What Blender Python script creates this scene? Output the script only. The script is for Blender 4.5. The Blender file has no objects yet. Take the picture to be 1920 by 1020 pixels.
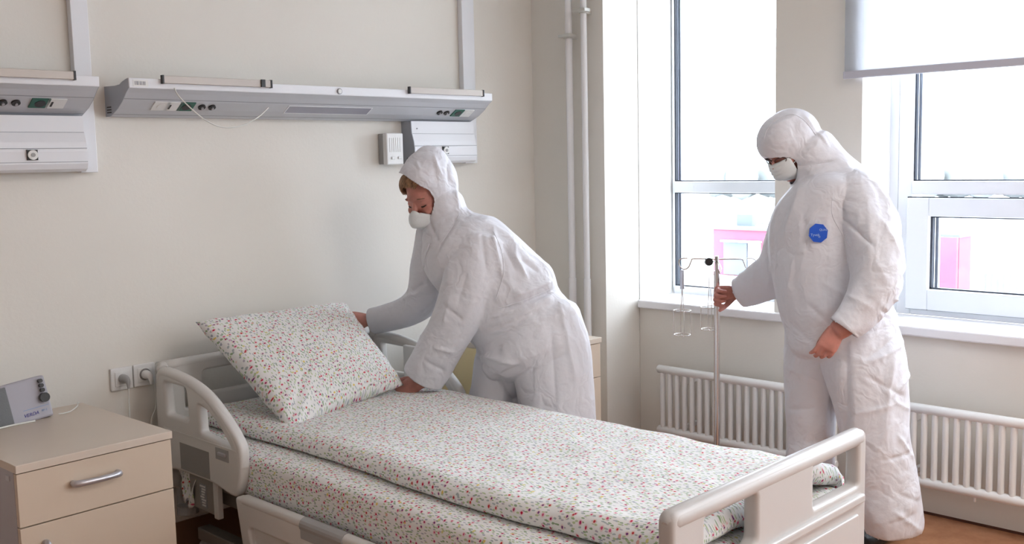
import bpy, bmesh, math, random
import numpy as np
from mathutils import Vector, Matrix, noise

# ------------------------------------------------------------------ camera, world, lights, exposure
scn = bpy.context.scene
COL = scn.collection
cam_d = bpy.data.cameras.new('camera')
cam_d.sensor_width = 36.0
cam_d.lens = 36.14
cam_d.clip_end = 500
cam = bpy.data.objects.new('camera', cam_d)
COL.objects.link(cam)
Rv, Uv, Fv = Vector((0.69502, -0.71866, -0.02184)), Vector((0.09283, 0.05957, 0.9939)), Vector((0.71297, 0.6928, -0.10812))
Mc = Matrix((Rv, Uv, -Fv)).transposed().to_4x4()
Mc.translation = Vector((0, 0, 1.44))
cam.matrix_world = Mc
scn.camera = cam

scn.view_settings.view_transform = 'Standard'
scn.view_settings.look = 'None'
scn.view_settings.gamma = 1.0
scn.view_settings.use_curve_mapping = False
scn.view_settings.exposure = 0.34

world = bpy.data.worlds.new('overcast_sky')
scn.world = world
world.use_nodes = True
bg = world.node_tree.nodes['Background']
bg.inputs[0].default_value = (0.86, 0.935, 1.07, 1)
bg.inputs[1].default_value = 10.0

def area_light(name, loc, size, power, color, rot=(0, 0, 0), portal=False):
    l = bpy.data.lights.new(name, 'AREA')
    l.shape = 'RECTANGLE'
    l.size, l.size_y = size
    l.energy = power
    l.color = color
    o = bpy.data.objects.new(name, l)
    COL.objects.link(o)
    o.location = loc
    o.rotation_euler = rot
    if portal:
        l.cycles.is_portal = True
    return o
# portals only guide the sampling of the sky through the windows
for yc, w in ((2.647, 0.73), (0.95, 1.88), (-1.45, 1.7)):
    area_light('window_portal', (4.40, yc, 1.62), (1.8, w), 1, (1, 1, 1), (0, math.radians(90), 0), True)
# unseen ceiling lamps, added as fill (panels for them are built further down)
FILL_LAMPS = [(2.6, -0.3), (2.6, -2.1), (-0.6, -0.3), (-0.6, -2.1)]
for lx, ly in FILL_LAMPS:
    area_light('fill_lamp_light', (lx, ly, 2.85), (1.15, 0.55), 22 if lx > 1 else 1.5, (1.0, 0.975, 0.95))

# ------------------------------------------------------------------ materials
def nodes_of(m):
    return m.node_tree.nodes, m.node_tree.links

def mat(name, color, rough=0.5, metal=0.0, bump=0.0, bscale=60, var=0.0, vscale=5, spec=0.5, coat=0.0):
    m = bpy.data.materials.new(name)
    m.use_nodes = True
    n, l = nodes_of(m)
    b = n['Principled BSDF']
    b.inputs['Base Color'].default_value = (*color, 1)
    b.inputs['Roughness'].default_value = rough
    b.inputs['Metallic'].default_value = metal
    b.inputs['Specular IOR Level'].default_value = spec
    b.inputs['Coat Weight'].default_value = coat
    tc = n.new('ShaderNodeTexCoord')
    if var > 0:
        nz = n.new('ShaderNodeTexNoise'); nz.inputs['Scale'].default_value = vscale; nz.inputs['Detail'].default_value = 4
        l.new(tc.outputs['Object'], nz.inputs['Vector'])
        r = n.new('ShaderNodeValToRGB')
        r.color_ramp.elements[0].position = 0.3; r.color_ramp.elements[1].position = 0.7
        r.color_ramp.elements[0].color = (*[c * (1 - var) for c in color], 1)
        r.color_ramp.elements[1].color = (*[min(1, c * (1 + var)) for c in color], 1)
        l.new(nz.outputs['Fac'], r.inputs['Fac']); l.new(r.outputs['Color'], b.inputs['Base Color'])
    if bump > 0:
        nb = n.new('ShaderNodeTexNoise'); nb.inputs['Scale'].default_value = bscale; nb.inputs['Detail'].default_value = 5
        l.new(tc.outputs['Object'], nb.inputs['Vector'])
        bp = n.new('ShaderNodeBump'); bp.inputs['Strength'].default_value = bump; bp.inputs['Distance'].default_value = 0.01
        l.new(nb.outputs['Fac'], bp.inputs['Height']); l.new(bp.outputs['Normal'], b.inputs['Normal'])
    return m

M = {}
M['wall'] = mat('cream_wall_paint', (0.80, 0.77, 0.71), 0.75, bump=0.05, bscale=90, var=0.012, vscale=2, spec=0.3)
M['reveal'] = mat('white_reveal_paint', (0.86, 0.86, 0.84), 0.6, spec=0.3)
M['ceiling'] = mat('white_ceiling_paint', (0.85, 0.85, 0.83), 0.8)
M['pvc'] = mat('white_pvc', (0.80, 0.83, 0.88), 0.3, spec=0.5)
M['sill'] = mat('white_sill', (0.84, 0.84, 0.86), 0.35)
M['gasket'] = mat('dark_gasket', (0.03, 0.035, 0.05), 0.5)
M['spacer'] = mat('grey_spacer', (0.35, 0.38, 0.45), 0.35, metal=0.6)
M['rad'] = mat('radiator_enamel', (0.88, 0.88, 0.87), 0.3)
M['pipe'] = mat('painted_pipe', (0.84, 0.84, 0.85), 0.22)
M['clamp'] = mat('plastic_clamp', (0.62, 0.62, 0.58), 0.4)
M['console'] = mat('grey_console_enamel', (0.56, 0.575, 0.61), 0.38, spec=0.5)
M['console_lip'] = mat('light_console_enamel', (0.79, 0.80, 0.83), 0.35)
M['console_end'] = mat('grey_console_end_cap', (0.40, 0.42, 0.46), 0.45)
M['groove'] = mat('dark_groove', (0.30, 0.31, 0.34), 0.6)
M['brownstrip'] = mat('brown_strip', (0.20, 0.095, 0.05), 0.5)
M['rail'] = mat('brushed_rail', (0.47, 0.42, 0.38), 0.4, metal=0.25)
M['black'] = mat('black_plastic', (0.012, 0.012, 0.014), 0.35)
M['green'] = mat('green_socket_plastic', (0.01, 0.11, 0.075), 0.3)
M['whitepl'] = mat('white_plastic', (0.78, 0.78, 0.77), 0.35)
M['greypl'] = mat('grey_plastic', (0.36, 0.36, 0.36), 0.45)
M['cord'] = mat('white_cord', (0.72, 0.72, 0.68), 0.5)
M['glassgrey'] = mat('lamp_diffuser', (0.34, 0.34, 0.40), 0.25)
M['bedpl'] = mat('bed_plastic_warm_grey', (0.68, 0.665, 0.64), 0.33, bump=0.03, bscale=300)
M['bedpl2'] = mat('bed_plastic_inset', (0.27, 0.26, 0.25), 0.5)
M['footpl'] = mat('footboard_plastic', (0.55, 0.53, 0.515), 0.33, bump=0.03, bscale=300)
M['frame'] = mat('bed_frame_steel', (0.30, 0.28, 0.26), 0.45, metal=0.3)
M['chrome'] = mat('steel', (0.62, 0.58, 0.56), 0.22, metal=1.0)
M['wood'] = mat('maple_laminate', (0.61, 0.50, 0.39), 0.42, var=0.03, vscale=3, bump=0.02, bscale=40)
M['woodtop'] = mat('maple_laminate_top', (0.62, 0.53, 0.44), 0.38, var=0.03, vscale=3)
M['yellowwood'] = mat('yellow_pine_side', (0.90, 0.74, 0.42), 0.5, var=0.08, vscale=4)
M['lavside'] = mat('grey_laminate_side', (0.45, 0.42, 0.44), 0.5)
M['redgap'] = mat('dark_gap', (0.10, 0.035, 0.02), 0.7)
M['alu'] = mat('satin_handle', (0.50, 0.49, 0.52), 0.3, metal=0.7)
M['mask'] = mat('white_mask_fabric', (0.76, 0.79, 0.80), 0.75, bump=0.15, bscale=250)
M['hair'] = mat('blond_brown_hair', (0.33, 0.19, 0.10), 0.45, var=0.6, vscale=45)
M['brow'] = mat('brown_eyebrow_hair', (0.17, 0.085, 0.045), 0.6)
M['darkhair'] = mat('dark_hair', (0.03, 0.018, 0.012), 0.5)
M['shoe'] = mat('black_shoe_leather', (0.012, 0.011, 0.012), 0.45, bump=0.1)
M['blue'] = mat('blue_badge', (0.012, 0.10, 0.62), 0.4)
M['bluetext'] = mat('blue_print', (0.05, 0.05, 0.30), 0.5)
M['lightprint'] = mat('pale_print', (0.45, 0.62, 0.85), 0.5)
M['blueprint2'] = mat('light_blue_print', (0.20, 0.30, 0.50), 0.5)
M['radio'] = mat('grey_radio_case', (0.40, 0.39, 0.44), 0.4)
M['radio2'] = mat('grey_speaker_cloth', (0.20, 0.21, 0.22), 0.8, bump=0.4, bscale=500)
M['gold'] = mat('gold', (0.8, 0.55, 0.2), 0.25, metal=1)
M['specs'] = mat('brown_spectacle_frame', (0.06, 0.03, 0.025), 0.3)
M['red'] = mat('red_facade', (0.24, 0.052, 0.085), 0.8)
M['paleblue'] = mat('pale_blue_panel', (0.085, 0.105, 0.13), 0.5)
M['sign'] = mat('white_facade_panel', (0.7, 0.7, 0.7), 0.6)
M['snow'] = mat('snowy_ground', (0.62, 0.63, 0.64), 0.9, var=0.05, vscale=0.1)
M['faint'] = mat('pale_fence_metal', (0.10, 0.12, 0.11), 0.7)
M['tree'] = mat('hazy_tree_line', (0.185, 0.20, 0.195), 0.9)
M['earth'] = mat('pale_field', (0.50, 0.52, 0.50), 0.9)

def skin_material():
    m = mat('skin', (0.51, 0.215, 0.172), 0.48, bump=0.12, bscale=160, var=0.16, vscale=28)
    b = m.node_tree.nodes['Principled BSDF']
    b.inputs['Subsurface Weight'].default_value = 0.12
    b.inputs['Subsurface Radius'].default_value = (0.012, 0.005, 0.003)
    b.inputs['Subsurface Scale'].default_value = 0.6
    return m
M['skin'] = skin_material()

def suit_material():
    m = mat('white_coverall_nonwoven', (0.81, 0.81, 0.86), 0.55, spec=0.4)
    n, l = nodes_of(m)
    b = n['Principled BSDF']
    tc = n.new('ShaderNodeTexCoord')
    # fine crumple of the paper-like fabric: warped ridged noise
    w = n.new('ShaderNodeTexNoise'); w.inputs['Scale'].default_value = 6; w.inputs['Detail'].default_value = 3
    l.new(tc.outputs['Object'], w.inputs['Vector'])
    mx = n.new('ShaderNodeMix'); mx.data_type = 'RGBA'; mx.blend_type = 'LINEAR_LIGHT'; mx.inputs['Factor'].default_value = 0.12
    l.new(tc.outputs['Object'], mx.inputs['A']); l.new(w.outputs['Color'], mx.inputs['B'])
    v = n.new('ShaderNodeTexNoise'); v.inputs['Scale'].default_value = 7; v.inputs['Detail'].default_value = 2; v.inputs['Distortion'].default_value = 1.2
    l.new(mx.outputs['Result'], v.inputs['Vector'])
    mr = n.new('ShaderNodeMapRange'); mr.inputs['From Min'].default_value = 0.25; mr.inputs['From Max'].default_value = 0.75
    l.new(v.outputs['Fac'], mr.inputs['Value'])
    f = n.new('ShaderNodeTexNoise'); f.inputs['Scale'].default_value = 35; f.inputs['Detail'].default_value = 6
    l.new(tc.outputs['Object'], f.inputs['Vector'])
    ad = n.new('ShaderNodeMath'); ad.operation = 'MULTIPLY_ADD'; ad.inputs[1].default_value = 3.2
    l.new(mr.outputs['Result'], ad.inputs[0]); l.new(f.outputs['Fac'], ad.inputs[2])
    bp = n.new('ShaderNodeBump'); bp.inputs['Strength'].default_value = 0.30; bp.inputs['Distance'].default_value = 0.008
    l.new(ad.outputs[0], bp.inputs['Height']); l.new(bp.outputs['Normal'], b.inputs['Normal'])
    # thin fabric lets light through a little
    tr = n.new('ShaderNodeBsdfTranslucent'); tr.inputs[0].default_value = (0.8, 0.8, 0.85, 1)
    ms = n.new('ShaderNodeMixShader'); ms.inputs[0].default_value = 0.12
    l.new(b.outputs[0], ms.inputs[1]); l.new(tr.outputs[0], ms.inputs[2])
    l.new(ms.outputs[0], n['Material Output'].inputs['Surface'])
    return m
M['suit'] = suit_material()

def blind_material():
    m = mat('white_blind_fabric', (0.80, 0.81, 0.84), 0.8)
    n, l = nodes_of(m)
    tr = n.new('ShaderNodeBsdfTranslucent'); tr.inputs[0].default_value = (0.85, 0.87, 0.90, 1)
    ms = n.new('ShaderNodeMixShader'); ms.inputs[0].default_value = 0.5
    l.new(n['Principled BSDF'].outputs[0], ms.inputs[1]); l.new(tr.outputs[0], ms.inputs[2])
    l.new(ms.outputs[0], n['Material Output'].inputs['Surface'])
    return m
M['blind'] = blind_material()
M['blindbar'] = mat('lavender_blind_bar', (0.52, 0.52, 0.58), 0.4)

def glass_material():
    m = bpy.data.materials.new('window_glass'); m.use_nodes = True
    n, l = nodes_of(m)
    n.remove(n['Principled BSDF'])
    t = n.new('ShaderNodeBsdfTransparent'); t.inputs[0].default_value = (0.97, 0.985, 0.98, 1)
    g = n.new('ShaderNodeBsdfGlossy'); g.inputs['Roughness'].default_value = 0.02
    ms = n.new('ShaderNodeMixShader'); ms.inputs[0].default_value = 0.05
    l.new(t.outputs[0], ms.inputs[1]); l.new(g.outputs[0], ms.inputs[2])
    l.new(ms.outputs[0], n['Material Output'].inputs['Surface'])
    return m
M['glass'] = glass_material()

def fill_glow_material():  # glow of the added fill panels on the ceiling
    m = bpy.data.materials.new('fill_panel_glow'); m.use_nodes = True
    n, l = nodes_of(m)
    e = n.new('ShaderNodeEmission'); e.inputs[0].default_value = (1, 0.96, 0.9, 1); e.inputs[1].default_value = 2.0
    l.new(e.outputs[0], n['Material Output'].inputs['Surface'])
    return m
M['fillglow'] = fill_glow_material()

def floor_material():
    m = mat('terracotta_linoleum', (0.42, 0.19, 0.09), 0.38, spec=0.45)
    n, l = nodes_of(m)
    b = n['Principled BSDF']
    tc = n.new('ShaderNodeTexCoord')
    a = n.new('ShaderNodeTexNoise'); a.inputs['Scale'].default_value = 14; a.inputs['Detail'].default_value = 8; a.inputs['Roughness'].default_value = 0.7
    l.new(tc.outputs['Object'], a.inputs['Vector'])
    r = n.new('ShaderNodeValToRGB')
    r.color_ramp.elements[0].position = 0.3; r.color_ramp.elements[0].color = (0.34, 0.14, 0.065, 1)
    r.color_ramp.elements[1].position = 0.72; r.color_ramp.elements[1].color = (0.52, 0.26, 0.14, 1)
    l.new(a.outputs['Fac'], r.inputs['Fac']); l.new(r.outputs['Color'], b.inputs['Base Color'])
    return m
M['floor'] = floor_material()

def floral_material(name='floral_cotton', base=(0.84, 0.84, 0.83)):
    """small printed flowers, leaves and stems on off-white cotton; UV is in metres"""
    m = mat(name, base, 0.85, spec=0.2)
    n, l = nodes_of(m)
    b = n['Principled BSDF']
    uv = n.new('ShaderNodeUVMap'); uv.uv_map = 'UVMap'
    wn = n.new('ShaderNodeTexNoise'); wn.noise_dimensions = '2D'; wn.inputs['Scale'].default_value = 110; wn.inputs['Detail'].default_value = 1
    l.new(uv.outputs[0], wn.inputs['Vector'])
    warp = n.new('ShaderNodeMix'); warp.data_type = 'RGBA'; warp.blend_type = 'LINEAR_LIGHT'; warp.inputs['Factor'].default_value = 0.0014
    l.new(uv.outputs[0], warp.inputs['A']); l.new(wn.outputs['Color'], warp.inputs['B'])
    cur = None
    def layer(prev, scale, radius, cols, stretch=None, offset=0.0, soft=0.03, density=1.0):
        mp = n.new('ShaderNodeMapping')
        mp.inputs['Location'].default_value = (offset, offset * 0.7, 0)
        if stretch:
            mp.inputs['Rotation'].default_value = (0, 0, stretch[1]); mp.inputs['Scale'].default_value = (1, stretch[0], 1)
        l.new(warp.outputs['Result'], mp.inputs['Vector'])
        v = n.new('ShaderNodeTexVoronoi'); v.voronoi_dimensions = '2D'; v.inputs['Scale'].default_value = scale; v.inputs['Randomness'].default_value = 0.9
        l.new(mp.outputs[0], v.inputs['Vector'])
        sep = n.new('ShaderNodeSeparateColor'); l.new(v.outputs['Color'], sep.inputs[0])
        mr = n.new('ShaderNodeMapRange'); mr.inputs['From Min'].default_value = radius + soft; mr.inputs['From Max'].default_value = radius
        l.new(v.outputs['Distance'], mr.inputs['Value'])
        fac = mr.outputs['Result']
        if density < 1:
            lt = n.new('ShaderNodeMath'); lt.operation = 'LESS_THAN'; lt.inputs[1].default_value = density
            l.new(sep.outputs[1], lt.inputs[0])
            mu = n.new('ShaderNodeMath'); mu.operation = 'MULTIPLY'
            l.new(fac, mu.inputs[0]); l.new(lt.outputs[0], mu.inputs[1]); fac = mu.outputs[0]
        cr = n.new('ShaderNodeValToRGB'); cr.color_ramp.interpolation = 'CONSTANT'
        el = cr.color_ramp.elements
        el[0].color = (*cols[0], 1); el[0].position = 0
        el[1].color = (*cols[1], 1); el[1].position = 1 / len(cols)
        for i, c in enumerate(cols[2:], 2):
            e = el.new(i / len(cols)); e.color = (*c, 1)
        l.new(sep.outputs[0], cr.inputs['Fac'])
        mx = n.new('ShaderNodeMix'); mx.data_type = 'RGBA'
        l.new(fac, mx.inputs['Factor'])
        if prev is None: mx.inputs['A'].default_value = (*base, 1)
        else: l.new(prev, mx.inputs['A'])
        l.new(cr.outputs['Color'], mx.inputs['B'])
        return mx.outputs['Result']
    grey = (0.43, 0.48, 0.49); gr = (0.31, 0.43, 0.27); gr2 = (0.50, 0.59, 0.36)
    cur = layer(None, 118, 0.18, [gr2, grey, gr, (0.50, 0.47, 0.54)], stretch=(0.35, 0.6), density=0.75)
    cur = layer(cur, 102, 0.17, [gr, grey, (0.40, 0.42, 0.50), gr2], stretch=(0.35, -0.7), offset=3.3, density=0.7)
    cur = layer(cur, 80, 0.155, [gr, gr2, grey], stretch=(0.45, 1.4), offset=7.7, density=0.6)
    cur = layer(cur, 40, 0.15, [(0.78, 0.60, 0.18), (0.74, 0.42, 0.38), (0.70, 0.66, 0.30), (0.68, 0.48, 0.60)], offset=1.9, density=0.24)
    cur = layer(cur, 46, 0.20, [(0.82, 0.62, 0.64), (0.80, 0.66, 0.62)], offset=5.1, soft=0.12, density=0.50)
    cur = layer(cur, 46, 0.125, [(0.55, 0.02, 0.07), (0.42, 0.03, 0.12), (0.62, 0.10, 0.22), (0.20, 0.06, 0.22), (0.55, 0.05, 0.06)], offset=5.1, density=0.52)
    l.new(cur, b.inputs['Base Color'])
    wv = n.new('ShaderNodeTexNoise'); wv.inputs['Scale'].default_value = 28; wv.inputs['Detail'].default_value = 5
    tc = n.new('ShaderNodeTexCoord'); l.new(tc.outputs['Object'], wv.inputs['Vector'])
    bp = n.new('ShaderNodeBump'); bp.inputs['Strength'].default_value = 0.25; bp.inputs['Distance'].default_value = 0.01
    l.new(wv.outputs['Fac'], bp.inputs['Height']); l.new(bp.outputs['Normal'], b.inputs['Normal'])
    return m
M['floral'] = floral_material()

# ------------------------------------------------------------------ mesh helpers
def link_mesh(name, me, m=None, parent=None, smooth=False):
    o = bpy.data.objects.new(name, me)
    COL.objects.link(o)
    if m is not None and not me.materials:
        me.materials.append(M[m] if isinstance(m, str) else m)
    if parent is not None:
        o.parent = parent
        o.matrix_parent_inverse = parent.matrix_world.inverted()
    if smooth:
        me.polygons.foreach_set('use_smooth', [True] * len(me.polygons))
    return o

def bm_obj(name, bm, m, parent=None, smooth=False):
    me = bpy.data.meshes.new(name)
    bmesh.ops.recalc_face_normals(bm, faces=bm.faces)
    bm.to_mesh(me); bm.free()
    return link_mesh(name, me, m, parent, smooth)

def add_box(bm, lo, hi, bevel=0.0, seg=2, rot=None, pivot=None):
    r = bmesh.ops.create_cube(bm, size=1.0)
    vs = r['verts']
    c = (Vector(lo) + Vector(hi)) / 2
    s = Vector(hi) - Vector(lo)
    for v in vs:
        v.co = Vector((v.co.x * s.x, v.co.y * s.y, v.co.z * s.z)) + c
    if bevel > 0:
        es = list({e for v in vs for e in v.link_edges})
        g = bmesh.ops.bevel(bm, geom=es, offset=bevel, segments=seg, affect='EDGES', profile=0.5)
        vs = list({v for f in g['faces'] for v in f.verts} | {v for v in vs if v.is_valid})
    if rot is not None:
        p = Vector(pivot if pivot is not None else c)
        for v in vs:
            v.co = rot @ (v.co - p) + p
    return vs

def box(name, lo, hi, m, parent=None, bevel=0.0, seg=2, rot=None, pivot=None):
    bm = bmesh.new()
    add_box(bm, lo, hi, bevel, seg, rot, pivot)
    return bm_obj(name, bm, m, parent, smooth=False)

def empty(name, loc, label=None, cat=None, group=None):
    o = bpy.data.objects.new(name, None)
    COL.objects.link(o)
    o.location = loc
    o.empty_display_size = 0.1
    bpy.context.view_layer.update()
    if label: tag(o, label, cat, group)
    return o

def tag(o, label=None, cat=None, group=None, kind=None):
    if label: o['label'] = label
    if cat: o['category'] = cat
    if group: o['group'] = group
    if kind: o['kind'] = kind
    return o

def struct(o):
    o['kind'] = 'structure'
    return o

def catmull(pts, sub):
    P = [np.array(p, float) for p in pts]
    if len(P) < 3 or sub <= 1:
        return P
    out = []
    for i in range(len(P) - 1):
        p0 = P[max(0, i - 1)]; p1 = P[i]; p2 = P[i + 1]; p3 = P[min(len(P) - 1, i + 2)]
        for k in range(sub):
            t = k / sub
            out.append(0.5 * ((2 * p1) + (-p0 + p2) * t + (2 * p0 - 5 * p1 + 4 * p2 - p3) * t * t + (-p0 + 3 * p1 - 3 * p2 + p3) * t ** 3))
    out.append(P[-1])
    return out

def add_tube(bm, pts, r, n=10, sub=1, cap=True, closed=False):
    """round tube through points; r a number or a list of radii"""
    rr = r if isinstance(r, (list, tuple)) else [r] * len(pts)
    Q = catmull([tuple(p) + (q,) for p, q in zip(pts, rr)], sub)
    P = [Vector(q[:3]) for q in Q]; R_ = [float(q[3]) for q in Q]
    N = len(P)
    up = None; rings = []
    for i in range(N):
        a = P[i - 1] if i > 0 else (P[-1] if closed else P[0])
        c = P[i + 1] if i < N - 1 else (P[0] if closed else P[-1])
        t = (c - a)
        t = t.normalized() if t.length > 1e-9 else Vector((0, 0, 1))
        if up is None:
            up = t.orthogonal().normalized()
        up = (up - t * up.dot(t))
        up = up.normalized() if up.length > 1e-6 else t.orthogonal().normalized()
        s = t.cross(up)
        rings.append([bm.verts.new(P[i] + (up * math.cos(2 * math.pi * k / n) + s * math.sin(2 * math.pi * k / n)) * R_[i]) for k in range(n)])
    m_ = N if closed else N - 1
    for i in range(m_):
        A, B = rings[i], rings[(i + 1) % N]
        for k in range(n):
            bm.faces.new((A[k], A[(k + 1) % n], B[(k + 1) % n], B[k]))
    if cap and not closed:
        bm.faces.new([bm.verts.new(v.co) for v in rings[0][::-1]]); bm.faces.new([bm.verts.new(v.co) for v in rings[-1]])

def tube(name, pts, r, m, parent=None, n=10, sub=1, closed=False):
    bm = bmesh.new()
    add_tube(bm, pts, r, n, sub, True, closed)
    return bm_obj(name, bm, m, parent, smooth=True)

def add_cyl(bm, c, axis, r, h, n=24, r2=None):
    """cylinder centred at c along axis, height h"""
    r2 = r if r2 is None else r2
    a = Vector(axis).normalized(); u = a.orthogonal().normalized(); w = a.cross(u)
    c = Vector(c)
    A = [bm.verts.new(c - a * h / 2 + (u * math.cos(2 * math.pi * k / n) + w * math.sin(2 * math.pi * k / n)) * r) for k in range(n)]
    B = [bm.verts.new(c + a * h / 2 + (u * math.cos(2 * math.pi * k / n) + w * math.sin(2 * math.pi * k / n)) * r2) for k in range(n)]
    for k in range(n):
        bm.faces.new((A[k], A[(k + 1) % n], B[(k + 1) % n], B[k]))
    bm.faces.new(A[::-1]); bm.faces.new(B)

def cyl(name, c, axis, r, h, m, parent=None, n=24, r2=None):
    bm = bmesh.new(); add_cyl(bm, c, axis, r, h, n, r2)
    o = bm_obj(name, bm, m, parent)
    return o

def eval_mesh(o):
    dg = bpy.context.evaluated_depsgraph_get()
    dg.update()
    me = bpy.data.meshes.new_from_object(o.evaluated_get(dg))
    return me

def panel(name, outline, holes, plane, thick, bevel, m, parent=None, round_=0.0):
    """flat panel with holes and rounded edges. outline in 2-D; plane ('x', v): (y, z) or ('y', v): (x, z)"""
    cu = bpy.data.curves.new('tmp', 'CURVE'); cu.dimensions = '2D'; cu.fill_mode = 'BOTH'
    def add(pts):
        sp = cu.splines.new('POLY'); sp.points.add(len(pts) - 1); sp.use_cyclic_u = True
        for q, p in zip(sp.points, pts): q.co = (p[0], p[1], 0, 1)
    add(outline)
    for hh in holes: add(hh)
    cu.extrude = thick / 2 - bevel; cu.bevel_depth = bevel; cu.bevel_resolution = 3; cu.offset = -bevel
    o = bpy.data.objects.new('tmp', cu); COL.objects.link(o)
    me = eval_mesh(o)
    bpy.data.objects.remove(o); bpy.data.curves.remove(cu)
    ax, v = plane
    n = len(me.vertices); co = np.empty(n * 3); me.vertices.foreach_get('co', co); co = co.reshape(-1, 3)
    new = np.empty_like(co)
    if ax == 'x':
        new[:, 0] = v + co[:, 2]; new[:, 1] = co[:, 0]; new[:, 2] = co[:, 1]
    else:
        new[:, 0] = co[:, 0]; new[:, 1] = v - co[:, 2]; new[:, 2] = co[:, 1]
    me.vertices.foreach_set('co', new.ravel())
    bm = bmesh.new(); bm.from_mesh(me); bmesh.ops.remove_doubles(bm, verts=bm.verts, dist=1e-5)
    bpy.data.meshes.remove(me)
    return bm_obj(name, bm, m, parent)

def roundpoly(pts, r, seg=5):
    """round the corners of a polygon; r number or list"""
    out = []; n = len(pts)
    rs = r if isinstance(r, (list, tuple)) else [r] * n
    for i in range(n):
        p = Vector(pts[i]); a = Vector(pts[i - 1]); b = Vector(pts[(i + 1) % n])
        da = (a - p); db = (b - p)
        rr = min(rs[i], da.length * 0.49, db.length * 0.49)
        if rr < 1e-5: out.append(tuple(p)); continue
        pa = p + da.normalized() * rr; pb = p + db.normalized() * rr
        for k in range(seg + 1):
            t = k / seg
            q = pa * (1 - t) ** 2 + p * 2 * t * (1 - t) + pb * t * t
            out.append(tuple(q))
    return out

def extrude_profile(name, prof, x0, x1, m, parent=None, smooth=False):
    """profile in (y, z), extruded along x"""
    bm = bmesh.new()
    A = [bm.verts.new((x0, y, z)) for y, z in prof]; B = [bm.verts.new((x1, y, z)) for y, z in prof]
    n = len(prof)
    for k in range(n): bm.faces.new((A[k], A[(k + 1) % n], B[(k + 1) % n], B[k]))
    bm.faces.new(A[::-1]); bm.faces.new(B)
    return bm_obj(name, bm, m, parent, smooth)

def text(name, s, size, mtx, m, parent=None, ext=0.0004, font_shear=0.0):
    cu = bpy.data.curves.new('tmp', 'FONT'); cu.body = s; cu.size = size; cu.extrude = ext; cu.align_x = 'LEFT'; cu.shear = font_shear
    o = bpy.data.objects.new('tmp', cu); COL.objects.link(o)
    me = eval_mesh(o); bpy.data.objects.remove(o); bpy.data.curves.remove(cu)
    me.transform(mtx)
    me.materials.clear()
    return link_mesh(name, me, m, parent)

def frame_mtx(o, x, y):
    x = Vector(x).normalized(); y = Vector(y); y = (y - x * y.dot(x)).normalized(); z = x.cross(y)
    Q = Matrix((x, y, z)).transposed().to_4x4(); Q.translation = Vector(o)
    return Q

# ------------------------------------------------------------------ the room
XB, YC, XC, YA = 3.988, 3.013, 3.732, 3.46
ZC = 2.9
XW = 4.273
struct(box('floor', (-3.0, -3.2, -0.08), (4.4, 3.7, 0.0), 'floor'))
struct(box('ceiling', (-3.2, -3.4, ZC), (4.6, 3.8, ZC + 0.15), 'ceiling'))
struct(box('wall_back', (-3.2, YA, -0.08), (XC, YA + 0.24, ZC), 'wall'))
struct(box('wall_left', (-3.2, -3.2, -0.08), (-3.0, YA, ZC), 'wall'))
struct(box('wall_front', (-3.2, -3.4, -0.08), (4.6, -3.2, ZC), 'wall'))
struct(box('wall_back_foot_strip', (-3.0, YA - 0.006, 0.0), (XC - 0.001, YA - 0.0005, 0.14), 'brownstrip'))  # brown strip along the foot of the back wall
# window wall: apron, piers, head; corner column
bm = bmesh.new()
add_box(bm, (XB, -3.2, -0.08), (4.6, YC, 0.722))
add_box(bm, (XB, -3.2, 2.52), (4.6, YC, ZC))
for y0, y1 in ((1.892, 2.281), (-0.55, -0.02), (-3.2, -2.35)):
    add_box(bm, (XB, y0, 0.722), (4.6, y1, 2.52))
struct(bm_obj('wall_right', bm, 'wall'))
bm = bmesh.new()
add_box(bm, (XC, YC + 0.002, -0.08), (4.6, YA + 0.24, ZC))
struct(bm_obj('wall_corner_column', bm, 'wall'))
bm = bmesh.new()
add_box(bm, (XB - 0.002, -3.19, 0.0), (XB + 0.001, YC, 0.010))  # thin dark strip drawn as the gap line between floor and wall
struct(bm_obj('floor_gap_line', bm, 'redgap'))
# white painted window reveals (thin boards on the masonry)
k = 0
for y, s in ((YC, -1), (2.281, 1), (1.892, -1), (-0.02, 1), (-0.55, -1), (-2.35, 1)):
    k += 1
    lo = min(y, y + s * 0.0012); hi = max(y, y + s * 0.0012)
    x0 = XB + 0.002
    z0 = 0.722
    struct(box('trim_%d' % k, (x0, lo, z0 if y != YC else 0.73), (4.26, hi, 2.52), 'reveal'))
for y0, y1 in ((2.281, YC), (-0.02, 1.892), (-2.35, -0.55)):
    k += 1
    struct(box('trim_%d' % k, (XB + 0.002, y0, 2.508), (4.26, y1, 2.52), 'reveal'))

# window sills
def sill(n, y0, y1):
    o = box('trim_%d' % n, (XB - 0.03, y0, 0.716), (4.262, y1, 0.755), 'sill', bevel=0.006)
    struct(o)
sill(20, 2.222, 3.005)
sill(21, -0.05, 1.925)
sill(22, -2.38, -0.52)

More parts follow.
